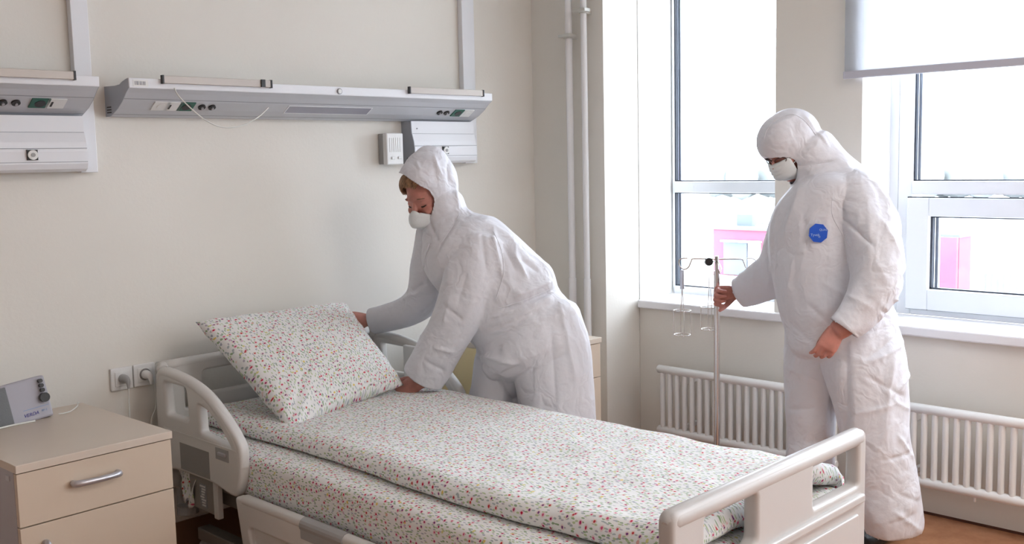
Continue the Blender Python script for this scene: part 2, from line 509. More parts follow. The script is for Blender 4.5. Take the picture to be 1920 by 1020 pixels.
def window(n, y0, y1, sash=None, mull=None, left_in=0.0):
    """pvc window between y0 < y1: frame, transom, panes, gaskets, opening sash"""
    root = empty('window_%d' % n, (XW, (y0 + y1) / 2, 0.755)); struct(root)
    X0, X1 = 4.255, 4.325
    z0, zt0, zt1, z1 = 0.755, 1.262, 1.317, 2.51
    fr = 0.048
    yl = y1 - fr + left_in          # left glass edge
    yr = y0 + fr
    bm = bmesh.new()
    add_box(bm, (X0, yl, z0), (X1, y1, z1), 0.004)
    add_box(bm, (X0, y0, z0), (X1, yr, z1), 0.004)
    add_box(bm, (X0, yr, z0), (X1, yl, z0 + 0.038), 0.004)
    add_box(bm, (X0, yr, z1 - fr), (X1, yl, z1), 0.004)
    add_box(bm, (X0 - 0.006, yr, zt0), (X1, yl, zt1), 0.004)
    if mull:
        add_box(bm, (X0, mull - 0.035, z0), (X1, mull + 0.035, z1), 0.004)
    bm_obj('window_frame', bm, 'pvc', root)
    bays = [(yr, yl)] if not mull else [(yr, mull - 0.035), (mull + 0.035, yl)]
    def pane(a, b, c, d, xg):
        box('window_pane', (xg, a, c), (xg + 0.006, b, d), 'glass', root)
        bm = bmesh.new(); g = 0.007
        for (p, q, u, v) in ((a, a + g, c, d), (b - g, b, c, d), (a, b, c, c + g * 0.7), (a, b, d - g * 0.7, d)):
            add_box(bm, (xg - 0.018, p, u), (xg - 0.001, q, v))
        bm_obj('gasket', bm, 'gasket', root)
        bm = bmesh.new(); g = 0.02
        for (p, q, u, v) in ((a + .007, a + g, c, d), (b - g, b - .007, c, d)):
            add_box(bm, (xg + 0.006, p, u), (xg + 0.03, q, v))
        bm_obj('spacer_bar', bm, 'spacer', root)
    for a, b in bays:
        pane(a, b, zt1, z1 - fr, 4.288)
        if sash and b > sash[0]:
            sy0, sy1 = sash
            s = empty('opening_sash', (4.25, (sy0 + sy1) / 2, 0.8)); s.parent = root; s.matrix_parent_inverse = root.matrix_world.inverted()
            bm = bmesh.new(); w = 0.092
            for (p, q, u, v) in ((sy1 - w, sy1, 0.782, 1.248), (sy0, sy0 + w, 0.782, 1.248), (sy0 + w, sy1 - w, 0.782, 0.868), (sy0 + w, sy1 - w, 1.172, 1.248)):
                add_box(bm, (4.236, p, u), (4.32, q, v), 0.004)
            bm_obj('sash_frame', bm, 'pvc', s)
            bm = bmesh.new()
            for (p, q, u, v) in ((sy1 - .01, sy1 + .004, 0.779, 1.252), (sy0 - .004, sy0 + .01, 0.779, 1.252), (sy0, sy1, 0.779, 0.79), (sy0, sy1, 1.242, 1.252)):
                add_box(bm, (4.2535, p, u), (4.256, q, v))
            bm_obj('sash_seal', bm, 'gasket', s)
            box('sash_pane', (4.285, sy0 + w, 0.868), (4.291, sy1 - w, 1.172), 'glass', s)
            bm = bmesh.new(); g = 0.009
            for (p, q, u, v) in ((sy1 - w - g, sy1 - w, 0.868, 1.172), (sy0 + w, sy0 + w + g, 0.868, 1.172), (sy0 + w, sy1 - w, 0.868, 0.868 + g * .7), (sy0 + w, sy1 - w, 1.172 - g * .7, 1.172)):
                add_box(bm, (4.262, p, u), (4.284, q, v))
            bm_obj('sash_gasket', bm, 'gasket', s)
            bm = bmesh.new(); add_box(bm, (4.291, sy1 - w - 0.022, 0.868), (4.31, sy1 - w - g, 1.172))
            bm_obj('sash_spacer', bm, 'spacer', s)
        else:
            pane(a, b, z0 + 0.038, zt0, 4.288)
    return root
window(1, 2.281, 3.006, left_in=0.042)
window(2, -0.02, 1.855, sash=(0.98, 1.808), mull=0.93, left_in=-0.012)
window(3, -2.35, -0.55, mull=-1.45)
struct(box('trim_30', (4.255, 1.855, 0.755), (4.33, 1.892, 2.51), 'pvc'))

# roller blinds
def blind(y0, y1, zb, label, chain_y, chain_x, chain_z):
    root = empty('roller_blind', (XB - 0.03, (y0 + y1) / 2, 2.62), label, 'blind')
    cyl('roller_tube', (XB - 0.045, (y0 + y1) / 2, 2.62), (0, 1, 0), 0.028, y1 - y0, 'whitepl', root)
    if zb:
        # gently waved sheet with thickness
        bm = bmesh.new(); ny, nz = 24, 16; rows = []
        for i in range(nz + 1):
            z = zb + (2.60 - zb) * i / nz
            rows.append([[bm.verts.new((XB - 0.024 - t + 0.002 * math.sin(j * 0.9) * (1 - i / nz), y0 + (y1 - y0) * j / ny, z)) for j in range(ny + 1)] for t in (0, 0.0015)])
        for i in range(nz):
            for s in (0, 1):
                for j in range(ny):
                    bm.faces.new((rows[i][s][j], rows[i][s][j + 1], rows[i + 1][s][j + 1], rows[i + 1][s][j]))
            for j in (0, ny):
                bm.faces.new((rows[i][0][j], rows[i][1][j], rows[i + 1][1][j], rows[i + 1][0][j]))
        bm_obj('blind_fabric', bm, 'blind', root, True)
        box('bottom_bar', (XB - 0.034, y0 - 0.003, zb - 0.022), (XB - 0.016, y1 + 0.003, zb + 0.008), 'blindbar', root, bevel=0.004)
    if chain_z:
        pts = []
        for t in range(0, 21):
            a = math.pi * t / 20
            pts.append((chain_x + 0.0, chain_y, 0))
        L = [(chain_x - 0.032, chain_y, 2.6), (chain_x - 0.032, chain_y, chain_z + 0.18), (chain_x - 0.036, chain_y, chain_z + 0.06), (chain_x - 0.02, chain_y, chain_z + 0.008), (chain_x, chain_y, chain_z), (chain_x + 0.02, chain_y, chain_z + 0.01), (chain_x + 0.034, chain_y, chain_z + 0.07), (chain_x + 0.03, chain_y, chain_z + 0.2), (chain_x + 0.03, chain_y, 2.6)]
        tube('blind_chain', L, 0.0014, 'cord', root, 6, 4)
    return root
blind(-0.1, 1.957, 1.758, 'white roller blind half drawn over the right-hand window', 0, 0, None)
blind(2.29, 2.99, None, 'rolled-up blind whose chain hangs in the left window niche', 2.996, 4.06, 1.06)

# unseen fill lamp panels, added above the frame to brighten the room
for i, (lx, ly) in enumerate(FILL_LAMPS):
    r = empty('fill_lamp', (lx, ly, ZC), ['added ceiling fill lamp nearest the window niche and bed', 'added ceiling fill lamp near the windows, behind the camera', 'added ceiling fill lamp left of the camera, towards the bed wall', 'added ceiling fill lamp left of and behind the camera'][i], 'ceiling light', 'added fill lamps')
    bm = bmesh.new()
    for a, b in (((lx - .6, ly - .3, 2.86), (lx + .6, ly - .28, ZC)), ((lx - .6, ly + .28, 2.86), (lx + .6, ly + .3, ZC)), ((lx - .6, ly - .28, 2.86), (lx - .58, ly + .28, ZC)), ((lx + .58, ly - .28, 2.86), (lx + .6, ly + .28, ZC))):
        add_box(bm, a, b)
    bm_obj('fill_panel_frame', bm, 'whitepl', r)
    box('fill_panel', (lx - .58, ly - .28, 2.87), (lx + .58, ly + .28, 2.88), 'fillglow', r)

# ------------------------------------------------------------------ heating pipes in the corner
def riser(y, zc, r, label):
    root = empty('heating_pipe', (XC - 0.05, y, 0), label, 'pipe', )
    bm = bmesh.new()
    add_tube(bm, [(XC - 0.05, y, 0.001), (XC - 0.05, y, 0.88)], r + 0.003, 20)
    add_tube(bm, [(XC - 0.05, y, 0.875), (XC - 0.05, y, 2.899)], r, 20)
    bm_obj('pipe', bm, 'pipe', root, True)
    bm = bmesh.new()
    add_tube(bm, [(XC - 0.05, y, zc - 0.012), (XC - 0.05, y, zc + 0.012)], r + 0.006, 20)
    add_box(bm, (XC - 0.085, y - 0.036, zc - 0.006), (XC - 0.045, y + 0.036, zc + 0.008), 0.002)
    add_box(bm, (XC - 0.05, y - 0.006, zc - 0.012), (XC - 0.0005, y + 0.006, zc + 0.012))
    bm_obj('pipe_clamp', bm, 'clamp', root)
    return root
riser(3.1776, 2.005, 0.0165, 'white heating riser pipe in the corner, the left one of two')
riser(3.0870, 2.110, 0.0145, 'white heating riser pipe in the corner, the right one beside the window niche')

# ------------------------------------------------------------------ radiators
def radiator(y0, y1, label, x=3.888):
    root = empty('radiator', (x, (y0 + y1) / 2, 0.14), label, 'radiator')
    for nm, z in (('header_tube', 0.450), ('header_tube', 0.160)):
        tube(nm, [(x, y0, z), (x, y0 + 0.006, z), (x, y1 - 0.006, z), (x, y1, z)], [0.013, 0.019, 0.019, 0.013], 'rad', root, 16)
    n = int((y1 - y0 - 0.04) / 0.041)
    me = None
    bm = bmesh.new(); add_tube(bm, [(0, 0, 0.155), (0, 0, 0.455)], 0.0122, 12)
    first = None
    for k in range(n + 1):
        y = y1 - 0.028 - 0.041 * k
        if first is None:
            first = bm_obj('radiator_column', bm, 'rad', root, True)
            o = first
        else:
            o = first.copy(); COL.objects.link(o)
        o.parent = root; o.matrix_parent_inverse = root.matrix_world.inverted(); o.location = (x, y, 0)
    for y in (y1 - 0.15, y0 + 0.15):
        box('radiator_bracket', (x, y - 0.008, 0.395), (XB - 0.0005, y + 0.008, 0.425), 'rad', root, 0.002)
        box('radiator_bracket', (x, y - 0.008, 0.185), (XB - 0.0005, y + 0.008, 0.205), 'rad', root, 0.002)
    tube('drain_stub', [(x, (y0 + y1) / 2 + .07, 0.145), (x, (y0 + y1) / 2 + .07, 0.125)], 0.005, 'rad', root, 8)
    return root
radiator(1.93, 2.834, 'white tubular radiator under the left window, behind the steel pole')
radiator(0.85, 1.765, 'white tubular radiator under the right-hand window at the photo edge')

# ------------------------------------------------------------------ bed-head consoles
PROF = [(YA - 0.001, 1.719), (3.381, 1.717), (3.345, 1.719), (3.325, 1.727), (3.300, 1.733), (3.283, 1.736), (3.280, 1.703), (3.300, 1.690), (3.328, 1.665), (3.368, 1.640), (3.424, 1.617), (YA - 0.001, 1.6165)]
P_LIP = (3.280, 1.703); P_BOT = (3.424, 1.617)
# sloped underside direction (from lip down to the wall)
def on_slope(x, t, off=0.0):
    """point on the sloped panel: t 0 at lip, 1 at bottom"""
    path = [(3.280, 1.703), (3.300, 1.690), (3.328, 1.665), (3.368, 1.640), (3.424, 1.617)]
    L = [0]
    for a, b in zip(path, path[1:]): L.append(L[-1] + math.dist(a, b))
    s = t * L[-1]
    for i in range(len(path) - 1):
        if s <= L[i + 1] + 1e-9:
            u = (s - L[i]) / (L[i + 1] - L[i])
            y = path[i][0] + (path[i + 1][0] - path[i][0]) * u; z = path[i][1] + (path[i + 1][1] - path[i][1]) * u
            d = (path[i + 1][0] - path[i][0], path[i + 1][1] - path[i][1]); n = (d[1], -d[0]); q = math.hypot(*n)
            return Vector((x, y + n[0] / q * off, z + n[1] / q * off))
def slope_plate(bm, x0, x1, t0, t1, th, skew=0.0):
    a = [on_slope(x0 + skew, t0, 0.0), on_slope(x1 + skew, t0, 0.0), on_slope(x1, t1, 0.0), on_slope(x0, t1, 0.0)]
    b = [on_slope(x0 + skew, t0, th), on_slope(x1 + skew, t0, th), on_slope(x1, t1, th), on_slope(x0, t1, th)]
    A = [bm.verts.new(p) for p in a]; B = [bm.verts.new(p) for p in b]
    bm.faces.new(A[::-1]); bm.faces.new(B)
    for i in range(4): bm.faces.new((A[i], A[(i + 1) % 4], B[(i + 1) % 4], B[i]))
def slope_n():
    return (on_slope(0, .5, 1) - on_slope(0, .5, 0)).normalized()

def console(x0, x1, sockets, label, rails, lock=None, lampx=None, duct=None, box2=None):
    root = empty('bed_head_console', ((x0 + x1) / 2, YA, 1.62), label, 'medical console')
    extrude_profile('console_body', PROF, x0 + 0.002, x1 - 0.002, 'console', root)
    box('front_lip', (x0 + 0.001, 3.276, 1.704), (x1 - 0.001, 3.285, 1.7365), 'console_lip', root, bevel=0.0015)
    bm = bmesh.new()
    slope_plate(bm, x0 + 0.002, x1 - 0.002, 0.30, 0.315, 0.0006)
    slope_plate(bm, x0 + 0.002, x1 - 0.002, 0.885, 0.90, 0.0006)
    bm_obj('panel_seam', bm, 'groove', root)
    e = [(3.4595 if y > 3.45 else y, z) for y, z in PROF]
    extrude_profile('end_cap', e, x0, x0 + 0.002, 'console_end', root)
    extrude_profile('end_cap', e, x1 - 0.002, x1, 'console_end', root)
    bm = bmesh.new()
    for k in range(3): add_box(bm, (x0 - 0.0015, 3.415, 1.628 + k * 0.009), (x0 + 0.001, 3.445, 1.632 + k * 0.009))
    bm_obj('vent_slots', bm, 'black', root)
    for (a, b) in rails:
        r = box('equipment_rail', (a, 3.262, 1.722), (b, 3.2725, 1.7475), 'rail', root, bevel=0.0015)
        for xx in (a - 0.006, b):
            box('rail_end', (xx, 3.260, 1.720), (xx + 0.006, 3.274, 1.749), 'black', root)
        for xx in (a + 0.05, b - 0.05):
            box('rail_spacer', (xx - .012, 3.2725, 1.726), (xx + .012, 3.277, 1.740), 'black', root)
    for kind, x in sockets:
        if kind == 'jack':
            c = on_slope(x, 0.50, 0.003)
            bm = bmesh.new(); add_cyl(bm, c, slope_n(), 0.0135, 0.006, 20)
            j = bm_obj('equipotential_jack', bm, 'black', root)
            bm = bmesh.new(); add_cyl(bm, on_slope(x, 0.50, 0.008), slope_n(), 0.0045, 0.006, 12)
            bm_obj('jack_pin', bm, 'alu', j)
        else:
            bm = bmesh.new(); slope_plate(bm, x, x + 0.058, 0.36, 0.64, 0.004)
            j = bm_obj('green_socket' if kind == 'green' else 'white_socket', bm, 'green' if kind == 'green' else 'whitepl', root)
            bm = bmesh.new()
            if kind == 'green': add_cyl(bm, on_slope(x + 0.03, 0.5, 0.0045), slope_n(), 0.017, 0.002, 24)
            elif kind == 'white': slope_plate(bm, x + 0.012, x + 0.018, 0.44, 0.58, 0.0052)
            else: add_cyl(bm, on_slope(x + 0.03, 0.5, 0.0045), slope_n(), 0.015, 0.002, 24)
            bm_obj('socket_insert', bm, 'black' if kind != 'blank' else 'whitepl', j)
    if lock:
        bm = bmesh.new(); add_cyl(bm, (lock, 3.2745, 1.719), (0, 1, 0), 0.0115, 0.005, 24)
        j = bm_obj('lock', bm, 'groove', root)
        bm = bmesh.new(); add_cyl(bm, (lock, 3.2715, 1.719), (0, 1, 0), 0.0085, 0.003, 24); bm_obj('lock_barrel', bm, 'whitepl', j)
    if lampx:
        bm = bmesh.new(); slope_plate(bm, lampx[0], lampx[1], 0.40, 0.66, 0.0008)
        bm_obj('reading_lamp_diffuser', bm, 'glassgrey', root)
        bm = bmesh.new()
        slope_plate(bm, lampx[0] - .004, lampx[1] + .004, 0.38, 0.40, 0.0016); slope_plate(bm, lampx[0] - .004, lampx[1] + .004, 0.66, 0.68, 0.0016)
        slope_plate(bm, lampx[0] - .004, lampx[0], 0.40, 0.66, 0.0016); slope_plate(bm, lampx[1], lampx[1] + .004, 0.40, 0.66, 0.0016)
        bm_obj('reading_lamp_frame', bm, 'console_lip', root)
    return root
c1 = console(0.55, 1.49, [('jack', (1.2131, 3.33, 1.6612)[0]), ('jack', (1.2525, 3.33, 1.6622)[0]), ('green', (1.2959, 3.33, 1.6634)[0]), ('white', (1.3467, 3.33, 1.6648)[0])],
             'grey-white bed-head supply console cut off by the left photo edge', [(0.62, 1.403)])
c2 = console(1.588, 3.271, [('blank', (1.7021, 3.35, 1.6611)[0]), ('white', (1.7489, 3.35, 1.6623)[0]), ('green', (1.7965, 3.35, 1.6634)[0]), ('jack', (1.8862, 3.35, 1.6637)[0]), ('jack', (1.926, 3.35, 1.6647)[0]),
                            ('jack', (3.0162, 3.35, 1.6632)[0]), ('jack', (3.0567, 3.35, 1.664)[0]), ('green', (3.0946, 3.35, 1.6647)[0]), ('blank', (3.149, 3.35, 1.6658)[0])],
             'long grey-white bed-head supply console on the wall above the floral bed', [(1.705, 2.12), (2.785, 3.20)], lock=2.435, lampx=((2.2442, 3.34, 1.6657)[0], (2.6361, 3.34, 1.6682)[0]))
box('black_rail_clip', (2.078, 3.256, 1.722), (2.094, 3.2615, 1.749), 'black', c2)
# sticker with printed bars
st = box('sticker', (1.602, 3.2745, 1.709), (1.655, 3.2758, 1.731), 'whitepl', c2)
bm = bmesh.new()
for k, w in enumerate((3, 5, 2, 4, 3, 5, 2)): add_box(bm, (1.608 + k * 0.0058, 3.2735, 1.714), (1.608 + k * 0.0058 + w * 0.0007, 3.2745, 1.726))
bm_obj('sticker_print', bm, 'groove', st)

# vertical cable ducts above (and behind) the consoles
def duct(x0, x1, z0, label):
    o = box('cable_duct', (x0, 3.43, z0), (x1, YA - 0.0008, 2.899), 'console_lip', bevel=0.002)
    tag(o, label, 'cable duct')
    return o
duct(1.478, 1.536, 1.43, 'white vertical cable duct rising from the left console to the ceiling')
duct(3.243, 3.318, 1.43, 'white vertical cable duct above the long console, near the corner')

# supply boxes under the consoles
def supply_box(x0, x1, sockx, label):
    yf = 3.375
    prof = [(YA - 0.03, 1.6155), (3.395, 1.6155), (3.392, 1.565), (3.380, 1.530), (3.375, 1.500), (3.375, 1.460), (3.382, 1.443), (3.398, 1.434), (YA - 0.03, 1.434)]
    root = empty('supply_box', ((x0 + x1) / 2, YA, 1.434), label, 'supply box')
    extrude_profile('box_body', prof, x0 + 0.001, x1, 'console_lip', root)
    extrude_profile('end_cap', [(y if y < 3.42 else YA - 0.001, z) for y, z in prof], x0 - 0.002, x0 + 0.001, 'console_end', root)
    bm = bmesh.new()
    for y, z in ((3.3915, 1.562), (3.3745, 1.510), (3.3745, 1.466)): add_box(bm, (x0 + 0.002, y - 0.0008, z - 0.0008), (x1 - 0.001, y + 0.003, z + 0.0008))
    bm_obj('panel_seam', bm, 'groove', root)
    s = box('gas_outlet', (sockx - 0.0165, 3.369, 1.473), (sockx + 0.0165, 3.3752, 1.506), 'black', root)
    cyl('outlet_ring', (sockx, 3.367, 1.4895), (0, 1, 0), 0.0155, 0.006, 'whitepl', s, 28)
    cyl('outlet_core', (sockx, 3.3635, 1.4895), (0, 1, 0), 0.0065, 0.004, 'greypl', s, 16)
    return root
supply_box(0.60, (1.4796, 3.38, 1.5759)[0], (1.3007, 3.37, 1.4905)[0], 'white supply box under the left console at the photo edge')
b2 = supply_box(2.895, 3.262, (3.0683, 3.37, 1.4937)[0], 'white supply box under the long console behind the bending person')
cyl('screw', (2.9242, 3.3915, 1.5841), (0, 1, 0), 0.003, 0.003, 'groove', b2, 12)
bm = bmesh.new(); add_tube(bm, [(2.885, 3.40, 1.43), (2.885, 3.40, 1.46)], 0.012, 10)
bm_obj('hose_coupling', bm, 'black', b2)

dsp = empty('wall_dispenser', (2.80, YA, 1.43), 'small grey-white dispenser on the wall left of the supply box', 'dispenser')
box('back_case', (2.763, 3.425, 1.434), (2.848, YA - 0.001, 1.563), 'greypl', dsp, bevel=0.003)
box('front_cover', (2.760, 3.398, 1.432), (2.850, 3.426, 1.565), 'whitepl', dsp, bevel=0.005)
bm = bmesh.new()
for k in range(6): add_box(bm, (2.775 + k * .011, 3.3965, 1.485), (2.779 + k * .011, 3.399, 1.545))
bm_obj('ribs', bm, 'whitepl', dsp)
for xx in (2.782, 2.818): box('button', (xx, 3.392, 1.455), (xx + 0.018, 3.399, 1.466), 'whitepl', dsp, bevel=0.002)

# pull cord hanging from the long console
tag(tube('pull_cord', [(1.7461, 3.272, 1.708), (1.7547, 3.262, 1.6809), (1.8002, 3.26, 1.637), (1.8484, 3.26, 1.6014), (1.8985, 3.26, 1.5799), (1.952, 3.262, 1.5766), (2.0081, 3.265, 1.5885), (2.0707, 3.275, 1.6163), (2.1419, 3.32, 1.6526)], 0.0022, 'cord', None, 6, 5), 'thin white cord hanging in a loop from the long console', 'cord')

# wall sockets with plugs
def socket(x0, z0, label, plug_mat, cordpts, recess):
    root = empty('wall_socket', (x0 + 0.04, YA, z0), label, 'socket')
    box('socket_frame', (x0, YA - 0.011, z0), (x0 + 0.080, YA - 0.0008, z0 + 0.080), 'whitepl', root, bevel=0.004, seg=3)
    box('socket_insert', (x0 + 0.014, YA - 0.014, z0 + 0.014), (x0 + 0.066, YA - 0.010, z0 + 0.066), 'whitepl', root, bevel=0.002)
    if recess:
        cyl('socket_well', (x0 + 0.04, YA - 0.0145, z0 + 0.042), (0, 1, 0), 0.021, 0.002, 'bedpl2', root, 28)
    c = (x0 + 0.04, YA, z0 + 0.042)
    bm = bmesh.new()
    add_tube(bm, [(c[0], YA - 0.013, c[2]), (c[0], YA - 0.030, c[2]), (c[0], YA - 0.048, c[2] - 0.003), (c[0], YA - 0.056, c[2] - 0.014), (c[0], YA - 0.056, c[2] - 0.03)], [0.0155, 0.0155, 0.011, 0.007, 0.004], 16, 2)
    p = bm_obj('plug', bm, plug_mat, root, True)
    pts = [(c[0], YA - 0.056, c[2] - 0.028)] + cordpts
    tube('power_cord', pts, 0.0026, 'cord', p, 8, 4)
    return root
socket(1.5415, 0.6695, 'left wall socket with a grey plug, above the near bedside cabinet', 'greypl',
       [(1.580, 3.405, 0.62), (1.578, 3.41, 0.50), (1.55, 3.42, 0.40), (1.50, 3.43, 0.42)], False)
socket(1.6245, 0.6705, 'right wall socket with a white plug and hanging cord, beside the bed rail', 'whitepl',
       [(1.6753, 3.41, 0.6956), (1.6863, 3.415, 0.639), (1.6814, 3.42, 0.585), (1.6653, 3.42, 0.5532), (1.66, 3.43, 0.46), (1.60, 3.44, 0.42)], True)

# ------------------------------------------------------------------ bedside cabinets
def cabinet(x0, x1, yf, yb, zt, label, rot=0.0, side='lavside', pivot=None):
    root = empty('bedside_cabinet', ((x0 + x1) / 2, (yf + yb) / 2, 0), label, 'cabinet')
    box('cabinet_top', (x0 - 0.002, yf - 0.006, zt - 0.022), (x1 + 0.002, yb, zt), 'woodtop', root, bevel=0.0015)
    box('side_panel', (x0, yf + 0.018, 0.10), (x0 + 0.016, yb - 0.01, zt - 0.022), side, root, bevel=0.001)
    box('side_panel', (x1 - 0.016, yf + 0.018, 0.10), (x1, yb - 0.01, zt - 0.022), 'wood', root, bevel=0.001)
    box('back_panel', (x0 + 0.016, yb - 0.02, 0.10), (x1 - 0.016, yb - 0.01, zt - 0.022), 'wood', root)
    box('bottom_panel', (x0 + 0.016, yf + 0.02, 0.10), (x1 - 0.016, yb - 0.02, 0.118), 'wood', root)
    box('inner_gap', (x0 + 0.016, yf + 0.019, 0.118), (x1 - 0.016, yf + 0.021, zt - 0.022), 'redgap', root)
    d = box('drawer_front', (x0 + 0.001, yf, zt - 0.169), (x1 - 0.001, yf + 0.018, zt - 0.0255), 'wood', root, bevel=0.001)
    dd = box('door_front', (x0 + 0.001, yf, 0.105), (x1 - 0.001, yf + 0.018, zt - 0.1725), 'wood', root, bevel=0.001)
    xc = x0 + (x1 - x0) * 0.475
    def handle(par, a, b):
        a = Vector(a); b = Vector(b); o = Vector((0, -1, 0))
        bm = bmesh.new()
        pts = [a, a + o * 0.016, a.lerp(b, .2) + o * 0.023, a.lerp(b, .5) + o * 0.026, a.lerp(b, .8) + o * 0.023, b + o * 0.016, b]
        add_tube(bm, pts, [0.008, 0.0095, 0.009, 0.0085, 0.009, 0.0095, 0.008], 12, 3)
        vert = abs(a.z - b.z) > abs(a.x - b.x)
        bm_obj('handle', bm, 'alu', par, True)
    handle(d, (xc - 0.062, yf, zt - 0.083), (xc + 0.062, yf, zt - 0.083))
    handle(dd, (x0 + 0.062, yf, zt - 0.225), (x0 + 0.062, yf, zt - 0.34))
    bm = bmesh.new()
    box_ = add_box(bm, (x0 - 0.003, yf + 0.04, zt - 0.050), (x0 + 0.001, yf + 0.062, zt - 0.036), 0.001)
    bm_obj('bracket', bm, 'alu', root)
    for cx in (x0 + 0.05, x1 - 0.05):
        for cy in (yf + 0.06, yb - 0.06):
            bm = bmesh.new()
            add_cyl(bm, (cx, cy, 0.026), (1, 0, 0), 0.0255, 0.022, 20); add_box(bm, (cx - .016, cy - .014, 0.05), (cx + .016, cy + .014, 0.075)); add_tube(bm, [(cx, cy, 0.07), (cx, cy, 0.102)], 0.008, 10)
            bm_obj('caster', bm, 'black', root)
    if rot:
        bpy.context.view_layer.update()
        P = Vector(pivot)
        root.matrix_world = Matrix.Translation(P) @ Matrix.Rotation(rot, 4, 'Z') @ Matrix.Translation(-P) @ root.matrix_world
    return root
cabinet(0.959, 1.398, 2.757, 3.325, 0.68, 'light maple bedside cabinet with steel drawer handle in the left foreground', math.radians(1.5), 'lavside', (1.398, 2.757, 0))
cb2 = cabinet(2.935, 3.370, 2.757, 3.30, 0.68, 'light wooden bedside cabinet with yellow side, behind the bending person', 0, 'yellowwood')
for zz in (0.20, 0.45, 0.62):
    for yy in (2.83, 3.23):
        cyl('screw', (2.934, yy, zz), (1, 0, 0), 0.006, 0.004, 'redgap', cb2, 12)

# small radio with loudspeaker leaning on the cabinet
rd = empty('table_radio', (1.15, 3.24, 0.68), 'grey table radio with black knobs leaning on the left cabinet', 'radio')
ra = Vector((1.1451, 3.2, 0.6777)); 
def rp(px): return px
BL = Vector((1.1371, 3.2, 0.6744)); BR = Vector((1.2447, 3.2, 0.6863)); TR = Vector((1.2407, 3.225, 0.8131)); TL = Vector((1.1548, 3.225, 0.8142))
ex = (BR - BL).normalized(); ez = (TR - BR); ez = (ez - ex * ez.dot(ex)).normalized(); en = ex.cross(ez)   # en points away from the room? fixed below
if en.y > 0: en = -en
hh = (TR - BR).length
def rq(u, v, w): return BR + ex * u + ez * v + en * w
def rbox(bm, u0, u1, v0, v1, w0, w1, bev=0.0):
    vs = add_box(bm, (u0, v0, w0), (u1, v1, w1), bev)
    for v in vs: v.co = rq(v.co.x, v.co.y, v.co.z)
Wd = 0.30
bm = bmesh.new(); rbox(bm, -Wd, 0, 0.0, hh, -0.05, 0.0, 0.006)
bm_obj('case', bm, 'radio', rd)
bm = bmesh.new(); rbox(bm, -Wd + 0.01, -0.118, 0.006, hh - 0.006, -0.002, 0.004, 0.003)
bm_obj('loudspeaker_cloth', bm, 'radio2', rd)
for k, v in enumerate((0.883, 0.77, 0.66)):
    bm = bmesh.new(); add_cyl(bm, rq(-0.018, v * hh, 0.006), en, 0.0065, 0.014, 16)
    bm_obj('knob', bm, 'black', rd)
bm = bmesh.new(); add_cyl(bm, rq(-0.018, 0.48 * hh, 0.008), en, 0.0145, 0.016, 24)
bm_obj('volume_knob', bm, 'black', rd)
def rtext(name, s, size, u, v, m, shear=0.15):
    Q = frame_mtx(rq(u, v, 0.0008), ex, ez)
    return text(name, s, size, Q, m, rd, 0.0003, shear)
rtext('lettering', 'VERDA', 0.0145, -0.088, 0.017, 'bluetext', 0.3)
rtext('small_lettering', 'RP-2', 0.009, -0.034, 0.021, 'blueprint2')
bm = bmesh.new(); rbox(bm, -0.085, -0.008, 0.037, 0.0385, 0, 0.0008); bm_obj('printed_line', bm, 'blueprint2', rd)
tag(tube('cord', [(1.262, 3.21, 0.684), (1.30, 3.22, 0.683), (1.345, 3.27, 0.684), (1.36, 3.30, 0.684), (1.375, 3.325, 0.68), (1.42, 3.37, 0.62), (1.47, 3.42, 0.45), (1.50, 3.43, 0.40)], 0.002, 'cord', None, 6, 4), 'thin white cord running over the near cabinet top towards the wall', 'cord')
tag(tube('cord', [(0.90, 3.155, 0.683), (1.0, 3.165, 0.683), (1.06, 3.17, 0.684), (1.12, 3.18, 0.684), (1.18, 3.185, 0.683)], 0.003, 'cord', None, 6, 4), 'thin white cable lying in front of the grey radio', 'cord')

# ------------------------------------------------------------------ hospital bed
bed = empty('hospital_bed', (2.16, 2.3, 0), 'grey-white plastic hospital bed with side rails and open footboard', 'bed')
RAIL_OUT = [(3.375, 0.722), (3.352, 0.742), (3.315, 0.747), (3.20, 0.738), (3.11, 0.722), (3.04, 0.699), (2.975, 0.668), (2.91, 0.625), (2.862, 0.585), (2.838, 0.552), (2.835, 0.50), (2.845, 0.44), (2.868, 0.395), (2.905, 0.383), (3.02, 0.400), (3.18, 0.400), (3.26, 0.398), (3.31, 0.392), (3.36, 0.398), (3.378, 0.42), (3.384, 0.60)]
H1 = roundpoly([(3.315, 0.702), (3.165, 0.700), (3.155, 0.592), (3.305, 0.588)], 0.014)
H2 = roundpoly([(3.085, 0.655), (3.02, 0.640), (2.955, 0.600), (2.905, 0.555), (2.89, 0.540), (3.08, 0.562)], [0.006, 0.02, 0.02, 0.01, 0.01, 0.012])
